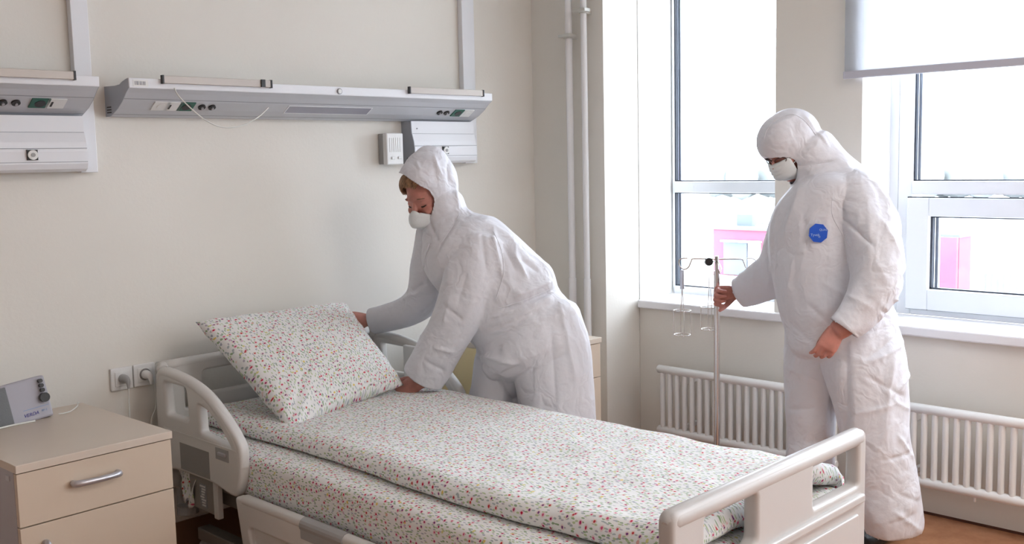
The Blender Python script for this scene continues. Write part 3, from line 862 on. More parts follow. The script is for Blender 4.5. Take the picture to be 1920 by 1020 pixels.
def head_rail(x, out):
    s = panel('side_rail', [Vector(p) for p in catmull([(a, b) for a, b in RAIL_OUT] + [RAIL_OUT[0]], 3)[:-1]], [H1, H2], ('x', x), 0.038, 0.012, 'bedpl', bed)
    # thicker rounded grip along the curved top
    g = [(x, a, b - 0.014) for a, b in [(3.362, 0.70), (3.352, 0.735), (3.315, 0.745), (3.20, 0.737), (3.11, 0.721), (3.04, 0.698), (2.985, 0.668), (2.925, 0.625), (2.88, 0.585), (2.858, 0.548), (2.853, 0.50)]]
    tube('grip', g, 0.0205, 'bedpl', s, 14, 3)
    xo = x - out * 0.0195
    box('inset_panel', (min(xo, xo + out * 0.003), 3.03, 0.412), (max(xo, xo + out * 0.003), 3.225, 0.505), 'bedpl2', s, bevel=0.001)
    bm = bmesh.new()
    a0 = min(xo - out * 0.002, xo + out * 0.004); a1 = max(xo - out * 0.002, xo + out * 0.004)
    add_box(bm, (a0, 2.905, 0.492), (a1, 2.985, 0.532), 0.002)
    b = bm_obj('release_plate', bm, 'greypl', s)
    bm = bmesh.new(); add_box(bm, (a0 - 0.006, 2.918, 0.508), (a1 + 0.002, 2.965, 0.520), 0.003)
    bm_obj('release_handle', bm, 'alu', b)
    bm = bmesh.new(); add_box(bm, (a0, 2.86, 0.536), (a1, 3.33, 0.541), 0.001)
    bm_obj('rail_ledge', bm, 'bedpl', s)
    return s
head_rail(1.685, 1)
head_rail(2.640, -1)
# lowered rail sections towards the foot
def foot_rail(x, out):
    o = roundpoly([(2.848, 0.402), (2.80, 0.165), (1.36, 0.165), (1.33, 0.402)], [0.02, 0.05, 0.05, 0.03])
    hs = [roundpoly([(2.775, 0.315), (2.745, 0.215), (2.50, 0.215), (2.50, 0.315)], 0.02), roundpoly([(2.44, 0.315), (2.44, 0.215), (2.02, 0.215), (2.02, 0.315)], 0.02), roundpoly([(1.96, 0.315), (1.96, 0.215), (1.45, 0.215), (1.43, 0.315)], 0.02)]
    s = panel('lower_rail', o, hs, ('x', x), 0.034, 0.01, 'bedpl', bed)
    box('rail_back', (x + out * 0.004 - 0.003, 1.40, 0.18), (x + out * 0.004 + 0.003, 2.79, 0.335), 'bedpl', s)
    tube('rail_top', [(x, 2.835, 0.385), (x, 2.80, 0.393), (x, 1.40, 0.393), (x, 1.345, 0.385)], [0.012, 0.019, 0.019, 0.012], 'bedpl', s, 14)
    xx = x - out * 0.012
    bm = bmesh.new()
    add_tube(bm, [(x, 2.485, 0.391), (x, 2.28, 0.391)], 0.0225, 16)
    add_box(bm, (min(xx - out * .008, xx), 2.28, 0.352), (max(xx - out * .008, xx), 2.485, 0.386), 0.004)
    bm_obj('release_grip', bm, 'greypl', s)
    return s
foot_rail(1.662, 1)
foot_rail(2.655, -1)

# headboard
hb = panel('headboard', roundpoly([(1.695, 0.30), (1.695, 0.752), (2.63, 0.752), (2.63, 0.30)], [0.01, 0.03, 0.03, 0.01]),
           [roundpoly([(1.845, 0.707), (2.48, 0.707), (2.48, 0.622), (1.845, 0.622)], 0.02), roundpoly([(1.775, 0.66), (1.815, 0.66), (1.815, 0.58), (1.775, 0.58)], 0.006)],
           ('y', 3.385), 0.034, 0.01, 'bedpl', bed)
tube('headboard_grip', [(1.686, 3.352, 0.733), (1.700, 3.376, 0.739), (1.76, 3.388, 0.741), (2.56, 3.388, 0.741), (2.622, 3.376, 0.739), (2.638, 3.352, 0.733)], 0.021, 'bedpl', hb, 14, 3)
# footboard
FB = [(1.718, 0.10), (1.718, 0.695), (2.625, 0.695), (2.625, 0.10)]
fb = panel('footboard', roundpoly(FB, [0.03, 0.03, 0.03, 0.03]),
           [roundpoly([(1.842, 0.655), (2.058, 0.655), (2.058, 0.545), (2.02, 0.520), (1.87, 0.520), (1.842, 0.545)], 0.012), roundpoly([(2.330, 0.663), (2.578, 0.663), (2.578, 0.546), (2.330, 0.546)], 0.012)],
           ('y', 1.238), 0.042, 0.012, 'footpl', bed)
tube('footboard_grip', [(1.719, 1.238, 0.668), (1.724, 1.238, 0.670), (1.745, 1.238, 0.673), (2.600, 1.238, 0.673), (2.620, 1.238, 0.670), (2.626, 1.238, 0.668)], [0.008, 0.018, 0.0245, 0.0245, 0.018, 0.008], 'footpl', fb, 20, 1)
box('footboard_ledge', (1.745, 1.204, 0.498), (2.595, 1.222, 0.522), 'footpl', fb, bevel=0.006, seg=3)
box('lower_panel', (1.77, 1.210, 0.15), (2.57, 1.222, 0.470), 'footpl', fb, bevel=0.005, seg=3)
# frame, platform, lifting columns, casters
box('mattress_platform', (1.715, 1.26, 0.355), (2.615, 3.345, 0.384), 'frame', bed, bevel=0.004)
for xx in (1.75, 2.55): box('frame_beam', (xx, 1.28, 0.29), (xx + 0.04, 3.35, 0.352), 'frame', bed, bevel=0.004)
for yy in (1.30, 3.30):
    bm = bmesh.new(); add_box(bm, (1.72, yy, 0.275), (2.62, yy + 0.05, 0.33), 0.004)
    bm_obj('cross_beam', bm, 'frame', bed)
for yy in (1.55, 2.95):
    bm = bmesh.new()
    add_tube(bm, [(2.17, yy, 0.10), (2.17, yy, 0.28)], 0.04, 16); add_tube(bm, [(2.17, yy, 0.26), (2.17, yy, 0.30)], 0.06, 16)
    bm_obj('lifting_column', bm, 'frame', bed)
for xx in (1.80, 2.50):
    box('base_beam', (xx - 0.025, 1.35, 0.10), (xx + 0.025, 3.34, 0.145), 'frame', bed, bevel=0.004)
    for yy in (1.38, 3.31):
        bm = bmesh.new()
        add_cyl(bm, (xx, yy, 0.0505), (1, 0, 0), 0.05, 0.028, 24)
        add_tube(bm, [(xx, yy, 0.09), (xx, yy, 0.125)], 0.02, 12)
        bm_obj('caster', bm, 'greypl', bed)
cyl('corner_post', (1.752, 3.385, 0.29), (0, 0, 1), 0.024, 0.16, 'greypl', bed, 20)
cyl('corner_bumper', (1.745, 3.345, 0.222), (0, 0, 1), 0.038, 0.030, 'greypl', bed, 28)
box('rail_strut', (1.690, 3.035, 0.265), (1.712, 3.062, 0.40), 'bedpl', bed, bevel=0.004)
lb = box('rail_bracket', (1.700, 3.06, 0.27), (1.712, 3.235, 0.392), 'frame', bed, bevel=0.003)
bm = bmesh.new()
rnd = random.Random(4)
add_box(bm, (1.6985, 3.12, 0.285), (1.7, 3.165, 0.365), 0.0)
sl = bm_obj('warning_sticker', bm, 'groove', lb)
bm = bmesh.new()
for k in range(8):
    add_box(bm, (1.6970, 3.124 + rnd.random() * .012, 0.289 + k * .0094), (1.6985, 3.148 + rnd.random() * .014, 0.2945 + k * .0094))
bm_obj('sticker_print', bm, 'whitepl', sl)
box('control_panel', (2.600, 3.00, 0.50), (2.618, 3.145, 0.715), 'whitepl', bed, bevel=0.004)

# ------------------------------------------------------------------ bedding
def loft_y(name, path, y0, y1, ny, fn, m, closed=True, cap_r=0.03):
    """path: closed list of (x, z) swept along y; fn(x, y, z, s) returns displaced co. UV in metres"""
    P = np.array(path, float)
    n = len(P)
    seg = np.linalg.norm(np.roll(P, -1, 0) - P, axis=1); arc = np.concatenate([[0], np.cumsum(seg)])
    bm = bmesh.new(); uvl = bm.loops.layers.uv.new('UVMap')
    c = P.mean(0)
    rows = []
    ys = []
    for j in range(ny + 1):
        t = j / ny; y = y0 + (y1 - y0) * t
        e = min(y - y0, y1 - y)
        k = 1.0
        if e < cap_r: k = math.sqrt(max(0.0, 1 - (1 - e / cap_r) ** 2))
        row = []
        for i in range(n):
            x, z = P[i]
            zz = c[1] + (z - c[1]) * (0.25 + 0.75 * k); xx = x + (c[0] - x) * (1 - k) * 0.02
            row.append(bm.verts.new(fn(xx, y, zz, i / n)))
        rows.append(row); ys.append(y)
    for j in range(ny):
        for i in range(n):
            f = bm.faces.new((rows[j][i], rows[j][(i + 1) % n], rows[j + 1][(i + 1) % n], rows[j + 1][i]))
            for lp, (ii, jj) in zip(f.loops, ((i, j), (i + 1, j), (i + 1, j + 1), (i, j + 1))):
                lp[uvl].uv = (arc[ii], ys[jj])
    for row, s in ((rows[0], 1), (rows[-1], -1)):
        f = bm.faces.new(row[::s])
        for lp in f.loops: lp[uvl].uv = (lp.vert.co.x, lp.vert.co.z)
    return bm_obj(name, bm, m, None, True)

def dense(path, step):
    out = []
    n = len(path)
    for i in range(n):
        a = np.array(path[i], float); b = np.array(path[(i + 1) % n], float)
        k = max(1, int(np.linalg.norm(b - a) / step))
        for q in range(k): out.append(a + (b - a) * q / k)
    return out
mp = roundpoly([(1.700, 0.386), (1.700, 0.522), (2.618, 0.522), (2.618, 0.386)], [0.012, 0.045, 0.045, 0.012], 7)
def mfn(x, y, z, s):
    w = noise.noise(Vector((x * 5, y * 3.3, z * 6))) * 0.004 + noise.noise(Vector((x * 16, y * 9, z * 22 + 3))) * 0.0018
    edge = 1 if z > 0.40 else 0.2
    return (x + (w if x > 2 else -w) * edge, y, z + w * 0.7 * edge)
mattress = loft_y('mattress', dense(mp, 0.02), 1.262, 3.345, 130, mfn, 'floral', cap_r=0.04)
tag(mattress, 'thick mattress under a tight floral fitted sheet on the bed', 'mattress')

tk = 0.026
dpath = [(1.812, 0.527), (1.803, 0.541), (1.812, 0.560), (1.838, 0.572), (1.90, 0.577), (2.2, 0.583), (2.5, 0.577), (2.575, 0.571), (2.615, 0.560), (2.636, 0.54), (2.640, 0.50), (2.640, 0.45), (2.634, 0.435), (2.626, 0.45), (2.624, 0.50), (2.618, 0.520), (2.58, 0.5265), (2.2, 0.5275)]
dp = dense(roundpoly(dpath, 0.01, 3), 0.02)
def dfn(x, y, z, s):
    top = max(0.0, min(1.0, (z - 0.528) / 0.03))
    w = 0.0
    if top > 0:
        # flat folds, stronger towards the foot end
        ft = max(0.0, min(1.0, (2.3 - y) / 1.0))
        v = Vector((x * 3.2 + y * 1.3, y * 4.2 - x * 1.5, 0))
        n1 = 1 - abs(noise.noise(v)) * 2
        n2 = 1 - abs(noise.noise(Vector((x * 9 + y * 3, y * 6, 4.2)))) * 2
        w = top * max(-0.004, (n1 * 0.009 + n2 * 0.0045) * (0.35 + 0.9 * ft) + 0.002)
        # long soft swell along the near edge
        w += top * 0.006 * math.exp(-((x - 1.86) / 0.05) ** 2)
    # foot end: one near corner curls up and over
    ramp = max(0.0, min(1.0, (2.15 - x) / 0.25))
    xx = x + (0.012 * math.sin(y * 5.0 + 1) + 0.006 * noise.noise(Vector((y * 7, 0, 0))) + 0.02 * max(0.0, (1.75 - y)) / 0.5) * ramp
    zz = z + w
    if y < 1.50:
        q = (1.50 - y) / 0.2
        zz += 0.020 * q * q * math.exp(-((x - 2.02) / 0.14) ** 2) * (0.85 + 0.15 * math.sin(x * 40)) * (1 if z > 0.53 else 0.85)
        zz += 0.05 * q * q * math.exp(-((x - 2.42) / 0.10) ** 2) * (1 if z > 0.53 else 0.95)
    return (xx, y, zz)
duvet = loft_y('duvet', dp, 1.285, 3.33, 190, dfn, 'floral', cap_r=0.03)
tag(duvet, 'floral duvet spread over the mattress, its near edge lying loose', 'duvet')
# corner of the sheet hanging below the head rail
bm = bmesh.new(); uvl = bm.loops.layers.uv.new('UVMap'); g = []
for i in range(9):
    row = []
    for j in range(13):
        u = i / 8; v = j / 12
        wdt = 0.11 * (1 - v) + 0.035
        row.append(bm.verts.new((1.706 - 0.012 * v + 0.008 * math.sin(u * 9 + v * 5), 3.33 - 0.02 * v - u * wdt - 0.06 * v, 0.392 - v * 0.115 + 0.012 * math.sin(u * 6))))
    g.append(row)
for i in range(8):
    for j in range(12):
        f = bm.faces.new((g[i][j], g[i + 1][j], g[i + 1][j + 1], g[i][j + 1]))
        for lp in f.loops: lp[uvl].uv = (lp.vert.co.y, lp.vert.co.z)
sh = bm_obj('sheet_corner', bm, 'floral', mattress, True)
md = sh.modifiers.new('thick', 'SOLIDIFY'); md.thickness = 0.003

# big square pillow held up by its lower corners
pB = Vector((1.915, 2.925, 0.592)); pC = Vector((2.515, 3.035, 0.605)); pA = Vector((1.835, 3.33, 0.895)); pD = Vector((2.47, 3.39, 0.925))
PB_, PC_, PA_, PD_ = [Vector(v) for v in ((1.8781, 2.8654, 0.5537), (2.4301, 2.9411, 0.6096), (1.7793, 3.2809, 0.9005), (2.4595, 3.3293, 0.886))]
pil_n = (PC_ - PB_).cross(PA_ - PB_).normalized()
if pil_n.y > 0: pil_n = -pil_n
N_ = 64
bm = bmesh.new(); uvl = bm.loops.layers.uv.new('UVMap')
def pil(u, v, side):
    a = PB_.lerp(PC_, u); b = PA_.lerp(PD_, u)
    # seams pull in between the corners
    inn = 0.030
    uu = u + inn * math.sin(math.pi * v) * (1 - 2 * u) * abs(1 - 2 * u); vv = v + inn * math.sin(math.pi * u) * (1 - 2 * v) * abs(1 - 2 * v)
    p = PB_.lerp(PC_, uu).lerp(PA_.lerp(PD_, uu), vv)
    e = (4 * u * (1 - u)) * (4 * v * (1 - v))
    h = 0.092 * (e ** 0.42)
    ed = 1 - abs(2 * v - 1) ** 3; 
    wr = 1 - 2 * abs(noise.noise(Vector((u * 3.1, v * 3.1, 7 + side))))
    corner = math.exp(-min((u ** 2 + v ** 2), ((1 - u) ** 2 + v ** 2), (u ** 2 + (1 - v) ** 2), ((1 - u) ** 2 + (1 - v) ** 2)) / 0.10)
    h += wr * 0.006 * e ** 0.3 + corner * 0.007 * math.sin((u - v if (u < .5) == (v < .5) else u + v) * 42) * e ** 0.25
    # flatten where it slumps away from the corner held up
    return p + pil_n * (h * side) + Vector((0, 0, -0.03 * math.sin(math.pi * u) * v * 0.0))
grid = {}
for side in (1, -1):
    for i in range(N_ + 1):
        for j in range(N_ + 1):
            if side == -1 and (i in (0, N_) or j in (0, N_)): grid[(side, i, j)] = grid[(1, i, j)]; continue
            grid[(side, i, j)] = bm.verts.new(pil(i / N_, j / N_, side))
for side in (1, -1):
    for i in range(N_):
        for j in range(N_):
            q = [(i, j), (i + 1, j), (i + 1, j + 1), (i, j + 1)]
            f = bm.faces.new([grid[(side, a, b)] for a, b in q])
            for lp, (a, b) in zip(f.loops, q): lp[uvl].uv = (a / N_ * 0.6 + (3 if side < 0 else 0), b / N_ * 0.6)
pillow = bm_obj('pillow', bm, 'floral', None, True)
tag(pillow, 'large square pillow in a floral case, tilted up by two hands', 'pillow')

# ------------------------------------------------------------------ infusion stand
DI = 4.06
iv = empty('infusion_stand', (3.4555, 2.2404, 1.0317)[:2] + (0,), 'steel infusion stand with hooks and wire bottle holders, held by the standing person', 'infusion stand')
top = Vector((3.4619, 2.2348, 1.0378)); 
tube('pole', [(top.x, top.y, 0.14), (top.x, top.y, top.z - 0.05)], 0.0118, 'chrome', iv, 16)
tube('inner_pole', [(top.x, top.y, top.z - 0.06), (top.x, top.y, top.z + 0.008)], 0.008, 'chrome', iv, 14)
def ip(px, py, d=DI): return None
tube('hook', [(3.4601, 2.236, 1.0337), (3.5259, 2.1679, 1.0316), (3.5337, 2.1582, 1.0209), (3.5389, 2.1493, 0.9976), (3.5526, 2.1335, 0.9867), (3.5671, 2.1207, 1.0009), (3.5691, 2.122, 1.0219), (3.5598, 2.1332, 1.0326), (3.5437, 2.1499, 1.0332)], 0.0027, 'chrome', iv, 8, 4)
tube('hook', [(3.4601, 2.236, 1.0337), (3.4002, 2.2982, 1.0377), (3.3905, 2.3067, 1.0275), (3.381, 2.3129, 1.0047), (3.367, 2.326, 0.9967), (3.358, 2.3373, 1.0096), (3.3568, 2.3415, 1.0285), (3.3651, 2.3346, 1.0388), (3.3814, 2.318, 1.0403)], 0.0027, 'chrome', iv, 8, 4)
tube('hook', [(3.4607, 2.234, 1.0253), (3.4084, 2.1857, 1.0177), (3.3668, 2.1543, 1.0047), (3.3443, 2.147, 0.9949), (3.3256, 2.1397, 1.0093)], 0.0027, 'chrome', iv, 8, 4)
kb = Vector((3.4217, 2.2455, 1.0259))
cyl('clamp_knob', kb, (-0.717, -0.697, 0.1), 0.016, 0.022, 'black', iv, 10)
tube('clamp_screw', [kb, tuple(Vector((top.x, top.y, kb.z)))], 0.003, 'chrome', iv, 8)
for k in range(5):
    a = 2 * math.pi * k / 5 + 0.4
    fx, fy = top.x + 0.25 * math.cos(a), top.y + 0.25 * math.sin(a)
    tube('foot_arm', [(top.x, top.y, 0.15), (top.x + 0.06 * math.cos(a), top.y + .06 * math.sin(a), 0.13), (fx, fy, 0.075)], 0.010, 'chrome', iv, 10, 2)
    bm = bmesh.new(); add_cyl(bm, (fx, fy, 0.026), (math.cos(a + 1.2), math.sin(a + 1.2), 0), 0.025, 0.018, 18); add_tube(bm, [(fx, fy, 0.045), (fx, fy, 0.08)], 0.008, 8)
    bm_obj('caster', bm, 'black', iv)
def holder(c, ztop, zring, zbot, r0, r1, label):
    """wire bottle holder hanging: c = (x, y) of its axis"""
    root = empty('bottle_holder', (c[0], c[1], zbot), label, 'bottle holder')
    bm = bmesh.new()
    def ring(z, r, tilt=0):
        add_tube(bm, [(c[0] + r * math.cos(2 * math.pi * k / 20), c[1] + r * math.sin(2 * math.pi * k / 20), z) for k in range(20)], 0.0017, 6, 1, False, True)
    ring(zring, r1)
    bm_obj('ring', bm, 'chrome', root, True)
    bm = bmesh.new(); ring(zbot + 0.004, r1 * 0.95)
    bm_obj('ring', bm, 'chrome', root, True)
    bm = bmesh.new()
    for k in range(4):
        a = math.pi / 4 + k * math.pi / 2
        p = [(c[0] + r0 * math.cos(a), c[1] + r0 * math.sin(a), ztop), (c[0] + r0 * 1.3 * math.cos(a), c[1] + r0 * 1.3 * math.sin(a), (ztop + zring) / 2 + .02)]
        p += [(c[0] + r1 * math.cos(a), c[1] + r1 * math.sin(a), zring), (c[0] + r1 * math.cos(a), c[1] + r1 * math.sin(a), zbot)]
        if k % 2: p = p[2:]
        add_tube(bm, p, 0.0017, 6, 1)
    add_tube(bm, [(c[0] + r1 * math.cos(math.pi / 4), c[1] + r1 * math.sin(math.pi / 4), zbot + .001), (c[0], c[1], zbot - .001), (c[0] - r1 * math.cos(math.pi / 4), c[1] - r1 * math.sin(math.pi / 4), zbot + .001)], 0.0017, 6)
    add_tube(bm, [(c[0] + r0 * .7, c[1] + r0 * .7, ztop), (c[0] - r0 * .7, c[1] - r0 * .7, ztop)], 0.0017, 6)
    bm_obj('wire', bm, 'chrome', root, True)
    return root
hl = Vector((3.3558, 2.3261, 0.9236)); r_ = Vector((3.3583, 2.3351, 0.997))
h1 = holder((hl.x, hl.y), (3.3556, 2.326, 0.9215)[2], (3.3474, 2.3207, 0.8336)[2], (3.338, 2.3147, 0.7331)[2], 0.006, 0.034, 'thin wire bottle holder hanging from the left hook of the stand')
box('hanger_strap', (hl.x - .006, hl.y - .006, (3.3556, 2.326, 0.9215)[2] - 0.002), (hl.x + .006, hl.y + .006, (3.3625, 2.3304, 0.9948)[2]), 'alu', h1, bevel=0.001)
hr = Vector((3.4767, 2.2768, 0.8498))
h2 = holder((hr.x, hr.y), (3.4868, 2.2833, 0.9581)[2], (3.4755, 2.276, 0.837)[2], (3.4668, 2.2704, 0.7436)[2], 0.012, 0.036, 'thin wire bottle holder hanging just behind the stand pole')
tube('holder_hook', [(hr.x, hr.y, (3.4868, 2.2833, 0.9581)[2]), (hr.x + .004, hr.y - .03, (3.4896, 2.2851, 0.9879)[2]), (top.x, top.y + .012, top.z - 0.008)], 0.0013, 'chrome', h2, 6, 3)

# ------------------------------------------------------------------ outside, seen through the windows
box_o = struct(box('ground_outside', (4.8, -150, -9.2), (330, 260, -9.0), 'snow'))
rb = empty('red_building', (44, 24, -9), 'low red commercial building with white panels, seen through the left window', 'building')
box('wall', (40, 15.0, -9), (41.2, 26.0, -1.88), 'red', rb)
box('roof', (39.9, 14.95, -1.88), (41.3, 26.1, -1.76), 'paleblue', rb)
box('window', (39.9, 24.2, -3.9), (40.0, 25.4, -2.45), 'paleblue', rb)
box('window', (39.9, 23.55, -3.9), (40.0, 24.15, -2.45), 'sign', rb)
box('facade_panel', (39.7, 23.5, -2.42), (39.98, 25.45, -2.34), 'sign', rb)
box('entrance_canopy', (38.4, 22.0, -4.3), (40, 25.6, -3.95), 'sign', rb)
box('roof_unit', (41, 24.6, -1.76), (42, 25.4, -1.25), 'paleblue', rb)
box('white_wing', (39.8, 15.3, -9), (40.0, 22.4, -1.9), 'sign', rb)
box('red_pylon', (39.6, 14.95, -9), (39.8, 16.1, -1.85), 'red', rb)
kiosk = empty('kiosk', (30, 17, -9), 'small pink-red roofed kiosk below the left window', 'building')
box('kiosk_wall', (30.2, 15.8, -9), (33, 19.6, -4.8), 'paleblue', kiosk)
box('kiosk_roof', (29.8, 15.5, -4.8), (33.4, 20.0, -4.35), 'red', kiosk, rot=Matrix.Rotation(0.0, 3, 'X'))
fe = empty('street_fence', (40, 9, -9), 'pale metal fence far behind the right-hand window', 'fence')
for k in range(60):
    y = 14.0 - k * 0.22
    b = box('fence_bar', (39.97, y - .04, -4.6), (40.03, y + .04, -3.2), 'faint', fe) if k == 0 else None
    if k == 0: first = b
    else:
        b = first.copy(); COL.objects.link(b); b.location = (0, -k * 0.22, 0)
box('fence_base', (39.9, 0.5, -9), (40.1, 14.3, -4.6), 'sign', fe)
bm = bmesh.new()
rn = random.Random(2)
for k in range(170):
    y = -60 + k * 1.5 + rn.random() * 1.2; hgt = 3.0 + 2.6 * noise.noise(Vector((k * 0.08, 0, 0))) + rn.random() * 1.4
    bmesh.ops.create_icosphere(bm, subdivisions=2, radius=1, matrix=Matrix.Translation((180 + rn.random() * 20, y, -5.5 + hgt * .6)) @ Matrix.Diagonal((3, 3.4, hgt * 1.1, 1)))
tl = bm_obj('tree_line', bm, 'tree', None, True)
tag(tl, 'faint far-off line of trees on the horizon outside', 'trees', None, 'stuff')

# ------------------------------------------------------------------ people
VIEW = np.array([0.7170, 0.6970, 0.0])        # both figures are seen from their left side; this is across them
def ring_tube(bm, rings, bdir=None, n=24, sub=4, cap=0.55, pw=2.0):
    Q = catmull([tuple(r) for r in rings], sub)
    b0 = np.array(VIEW if bdir is None else bdir, float)
    C = np.array([q[:3] for q in Q]); RA = [q[3] for q in Q]; RB = [q[4] for q in Q]
    T = np.gradient(C, axis=0)
    items = []
    for i in range(len(C)):
        items.append((C[i], T[i] / np.linalg.norm(T[i]), RA[i], RB[i]))
    pre = []; post = []
    for e, s, lst in ((items[0], -1, pre), (items[-1], 1, post)):
        c, t, ra, rb = e; h = min(ra, rb) * cap
        for k in (0.35, 0.65, 0.87, 0.98):
            lst.append((c + t * s * h * k, t, ra * math.sqrt(1 - k * k), rb * math.sqrt(1 - k * k)))
    items = pre[::-1] + items + post
    vs = []
    for c, t, ra, rb in items:
        a = np.cross(t, b0); a /= np.linalg.norm(a); b = np.cross(a, t)
        row = []
        for k in range(n):
            ca, sa = math.cos(2 * math.pi * k / n), math.sin(2 * math.pi * k / n)
            ca = math.copysign(abs(ca) ** (2 / pw), ca); sa = math.copysign(abs(sa) ** (2 / pw), sa)
            row.append(bm.verts.new(Vector(c + a * ra * ca + b * rb * sa)))
        vs.append(row)
    for i in range(len(vs) - 1):
        for k in range(n):
            bm.faces.new((vs[i][k], vs[i][(k + 1) % n], vs[i + 1][(k + 1) % n], vs[i + 1][k]))
    bm.faces.new(vs[0][::-1]); bm.faces.new(vs[-1])

def ellipsoid(bm, c, r, fr=None, seg=24):
    m_ = (fr if fr is not None else Matrix.Identity(4)) @ Matrix.Translation(Vector(c)) @ Matrix.Diagonal((r[0], r[1], r[2], 1))
    bmesh.ops.create_uvsphere(bm, u_segments=seg, v_segments=seg // 2 + 2, radius=1, matrix=m_)

def head_frame(origin, fwd, upish):
    F = Vector(fwd).normalized(); U = Vector(upish); U = (U - F * U.dot(F)).normalized(); L = F.cross(U)
    Q = Matrix((L, F, U)).transposed().to_4x4(); Q.translation = Vector(origin)
    return Q
def cw(r, u, t):
    """direction: r to the right of the picture wall line, u up, t towards the room's near side"""
    return Vector((0.697, -0.717, 0)) * r + Vector((0, 0, 1)) * u + Vector((-0.717, -0.697, 0)) * t

def add_head(bm, H):
    E = lambda c, r: ellipsoid(bm, c, r, H)
    E((0, -0.012, 0.032), (0.074, 0.094, 0.084))
    E((0, 0.030, 0.000), (0.064, 0.062, 0.080))
    E((0, 0.028, -0.045), (0.056, 0.058, 0.062))
    E((0, 0.062, -0.092), (0.028, 0.028, 0.024))          # chin
    E((0, 0.080, 0.022), (0.046, 0.014, 0.010))           # brow
    for s in (-1, 1):
        E((s * 0.036, 0.066, -0.030), (0.025, 0.024, 0.022))  # cheek
        E((s * 0.031, 0.072, 0.001), (0.0155, 0.0140, 0.0115))  # eyeball under lid
        E((s * 0.076, -0.004, -0.006), (0.008, 0.020, 0.031))   # ear
        E((s * 0.010, 0.098, -0.036), (0.0075, 0.009, 0.007))    # nostril
        E((s * 0.012, 0.084, -0.066), (0.014, 0.008, 0.0055))
    for k in range(7):
        t = k / 6
        E((0, 0.082 + 0.026 * t, 0.012 - 0.044 * t), (0.0075 + 0.004 * t, 0.010, 0.010))
    E((0, 0.106, -0.033), (0.0105, 0.0105, 0.0095))

def add_hand(bm, wrist, fwd, back, thumb, curls, size=1.0, tcurl=(0.3, 0.3), spread=0.06, tdir=(0.75, 0.65, -0.35)):
    f = np.array(Vector(fwd).normalized()); n = np.array(back, float); n = n - f * n.dot(f); n /= np.linalg.norm(n); s = np.cross(f, n) * thumb
    w = np.array(wrist, float); S = size
    ring_tube(bm, [tuple(w - f * 0.03 * S) + (0.026 * S, 0.019 * S), tuple(w) + (0.0275 * S, 0.018 * S), tuple(w + f * 0.035 * S) + (0.037 * S, 0.0165 * S), tuple(w + f * 0.075 * S) + (0.041 * S, 0.0145 * S), tuple(w + f * 0.092 * S) + (0.039 * S, 0.012 * S)], n, 20, 3, 0.7)
    offs = (0.030, 0.0102, -0.0100, -0.0290); lens = (0.074, 0.083, 0.077, 0.060); base = (0.088, 0.092, 0.089, 0.080)
    for i in range(4):
        p = w + s * offs[i] * S + f * base[i] * S - n * 0.001
        d = f + s * spread * (1.5 - i) ; d /= np.linalg.norm(d)
        c = curls[i]
        ang = 0; pts = [tuple(p - f * 0.02 * S) + (0.0095 * S, 0.0095 * S)]
        pts.append(tuple(p) + (0.0100 * S, 0.0100 * S))
        for k, fr in enumerate((0.44, 0.31, 0.25)):
            ang += c[k]
            dd = d * math.cos(ang) - n * math.sin(ang)
            L = lens[i] * fr * S
            p2 = p + dd * L
            r0 = (0.0088, 0.0082, 0.0070)[k] * S
            pts.append(tuple(p + dd * L * 0.55) + (r0, r0)); pts.append(tuple(p2) + ((0.0092, 0.0082, 0.0058)[k] * S,) * 2)
            p = p2
        side = np.array(s)
        ring_tube(bm, pts, side, 12, 2, 0.9)
    p = w + s * 0.022 * S + f * 0.018 * S - n * 0.004
    d = f * tdir[0] + s * tdir[1] + n * tdir[2]; d /= np.linalg.norm(d)
    pts = [tuple(p) + (0.014 * S, 0.014 * S)]
    p2 = p + d * 0.042 * S; pts.append(tuple(p2) + (0.0115 * S, 0.0115 * S))
    inward = -n * 0.6 - s * 0.4
    d2 = d * math.cos(tcurl[0]) + inward * math.sin(tcurl[0]) + f * 0.25; d2 /= np.linalg.norm(d2)
    p3 = p2 + d2 * 0.034 * S; pts.append(tuple(p3) + (0.0105 * S, 0.0105 * S))
    d3 = d2 * math.cos(tcurl[1]) + inward * math.sin(tcurl[1]); d3 /= np.linalg.norm(d3)
    pts.append(tuple(p3 + d3 * 0.027 * S) + (0.0078 * S, 0.0078 * S))
    ring_tube(bm, pts, np.cross(d, n), 12, 3, 0.9)

def remeshed(bm, voxel, smooth, factor=0.5):
    bmesh.ops.recalc_face_normals(bm, faces=bm.faces)
    me = bpy.data.meshes.new('tmp'); bm.to_mesh(me); bm.free()
    o = bpy.data.objects.new('tmp', me); COL.objects.link(o)
    r = o.modifiers.new('r', 'REMESH'); r.mode = 'VOXEL'; r.voxel_size = voxel; r.adaptivity = 0
    if smooth:
        s = o.modifiers.new('s', 'SMOOTH'); s.iterations = smooth; s.factor = factor
    out = eval_mesh(o)
    bpy.data.objects.remove(o); bpy.data.meshes.remove(me)
    return out

def get_co(me):
    a = np.empty(len(me.vertices) * 3, np.float32); me.vertices.foreach_get('co', a); return a.reshape(-1, 3).astype(float)
def get_no(me):
    a = np.empty(len(me.vertices) * 3, np.float32); me.vertices.foreach_get('normal', a); return a.reshape(-1, 3).astype(float)

def seg_dist(P, a, b, view):
    """distance from points to the segment a-b, measured square to the direction view"""
    v = np.array(view) / np.linalg.norm(view)
    pr = lambda q: q - np.outer(q @ v, v) if q.ndim > 1 else q - v * (q @ v)
    A = pr(np.array(a)); B = pr(np.array(b)); Q = pr(P)
    d = B - A; L = d @ d
    t = np.clip(((Q - A) @ d) / L, 0, 1)
    return np.linalg.norm(Q - (A + t[:, None] * d), axis=1), t

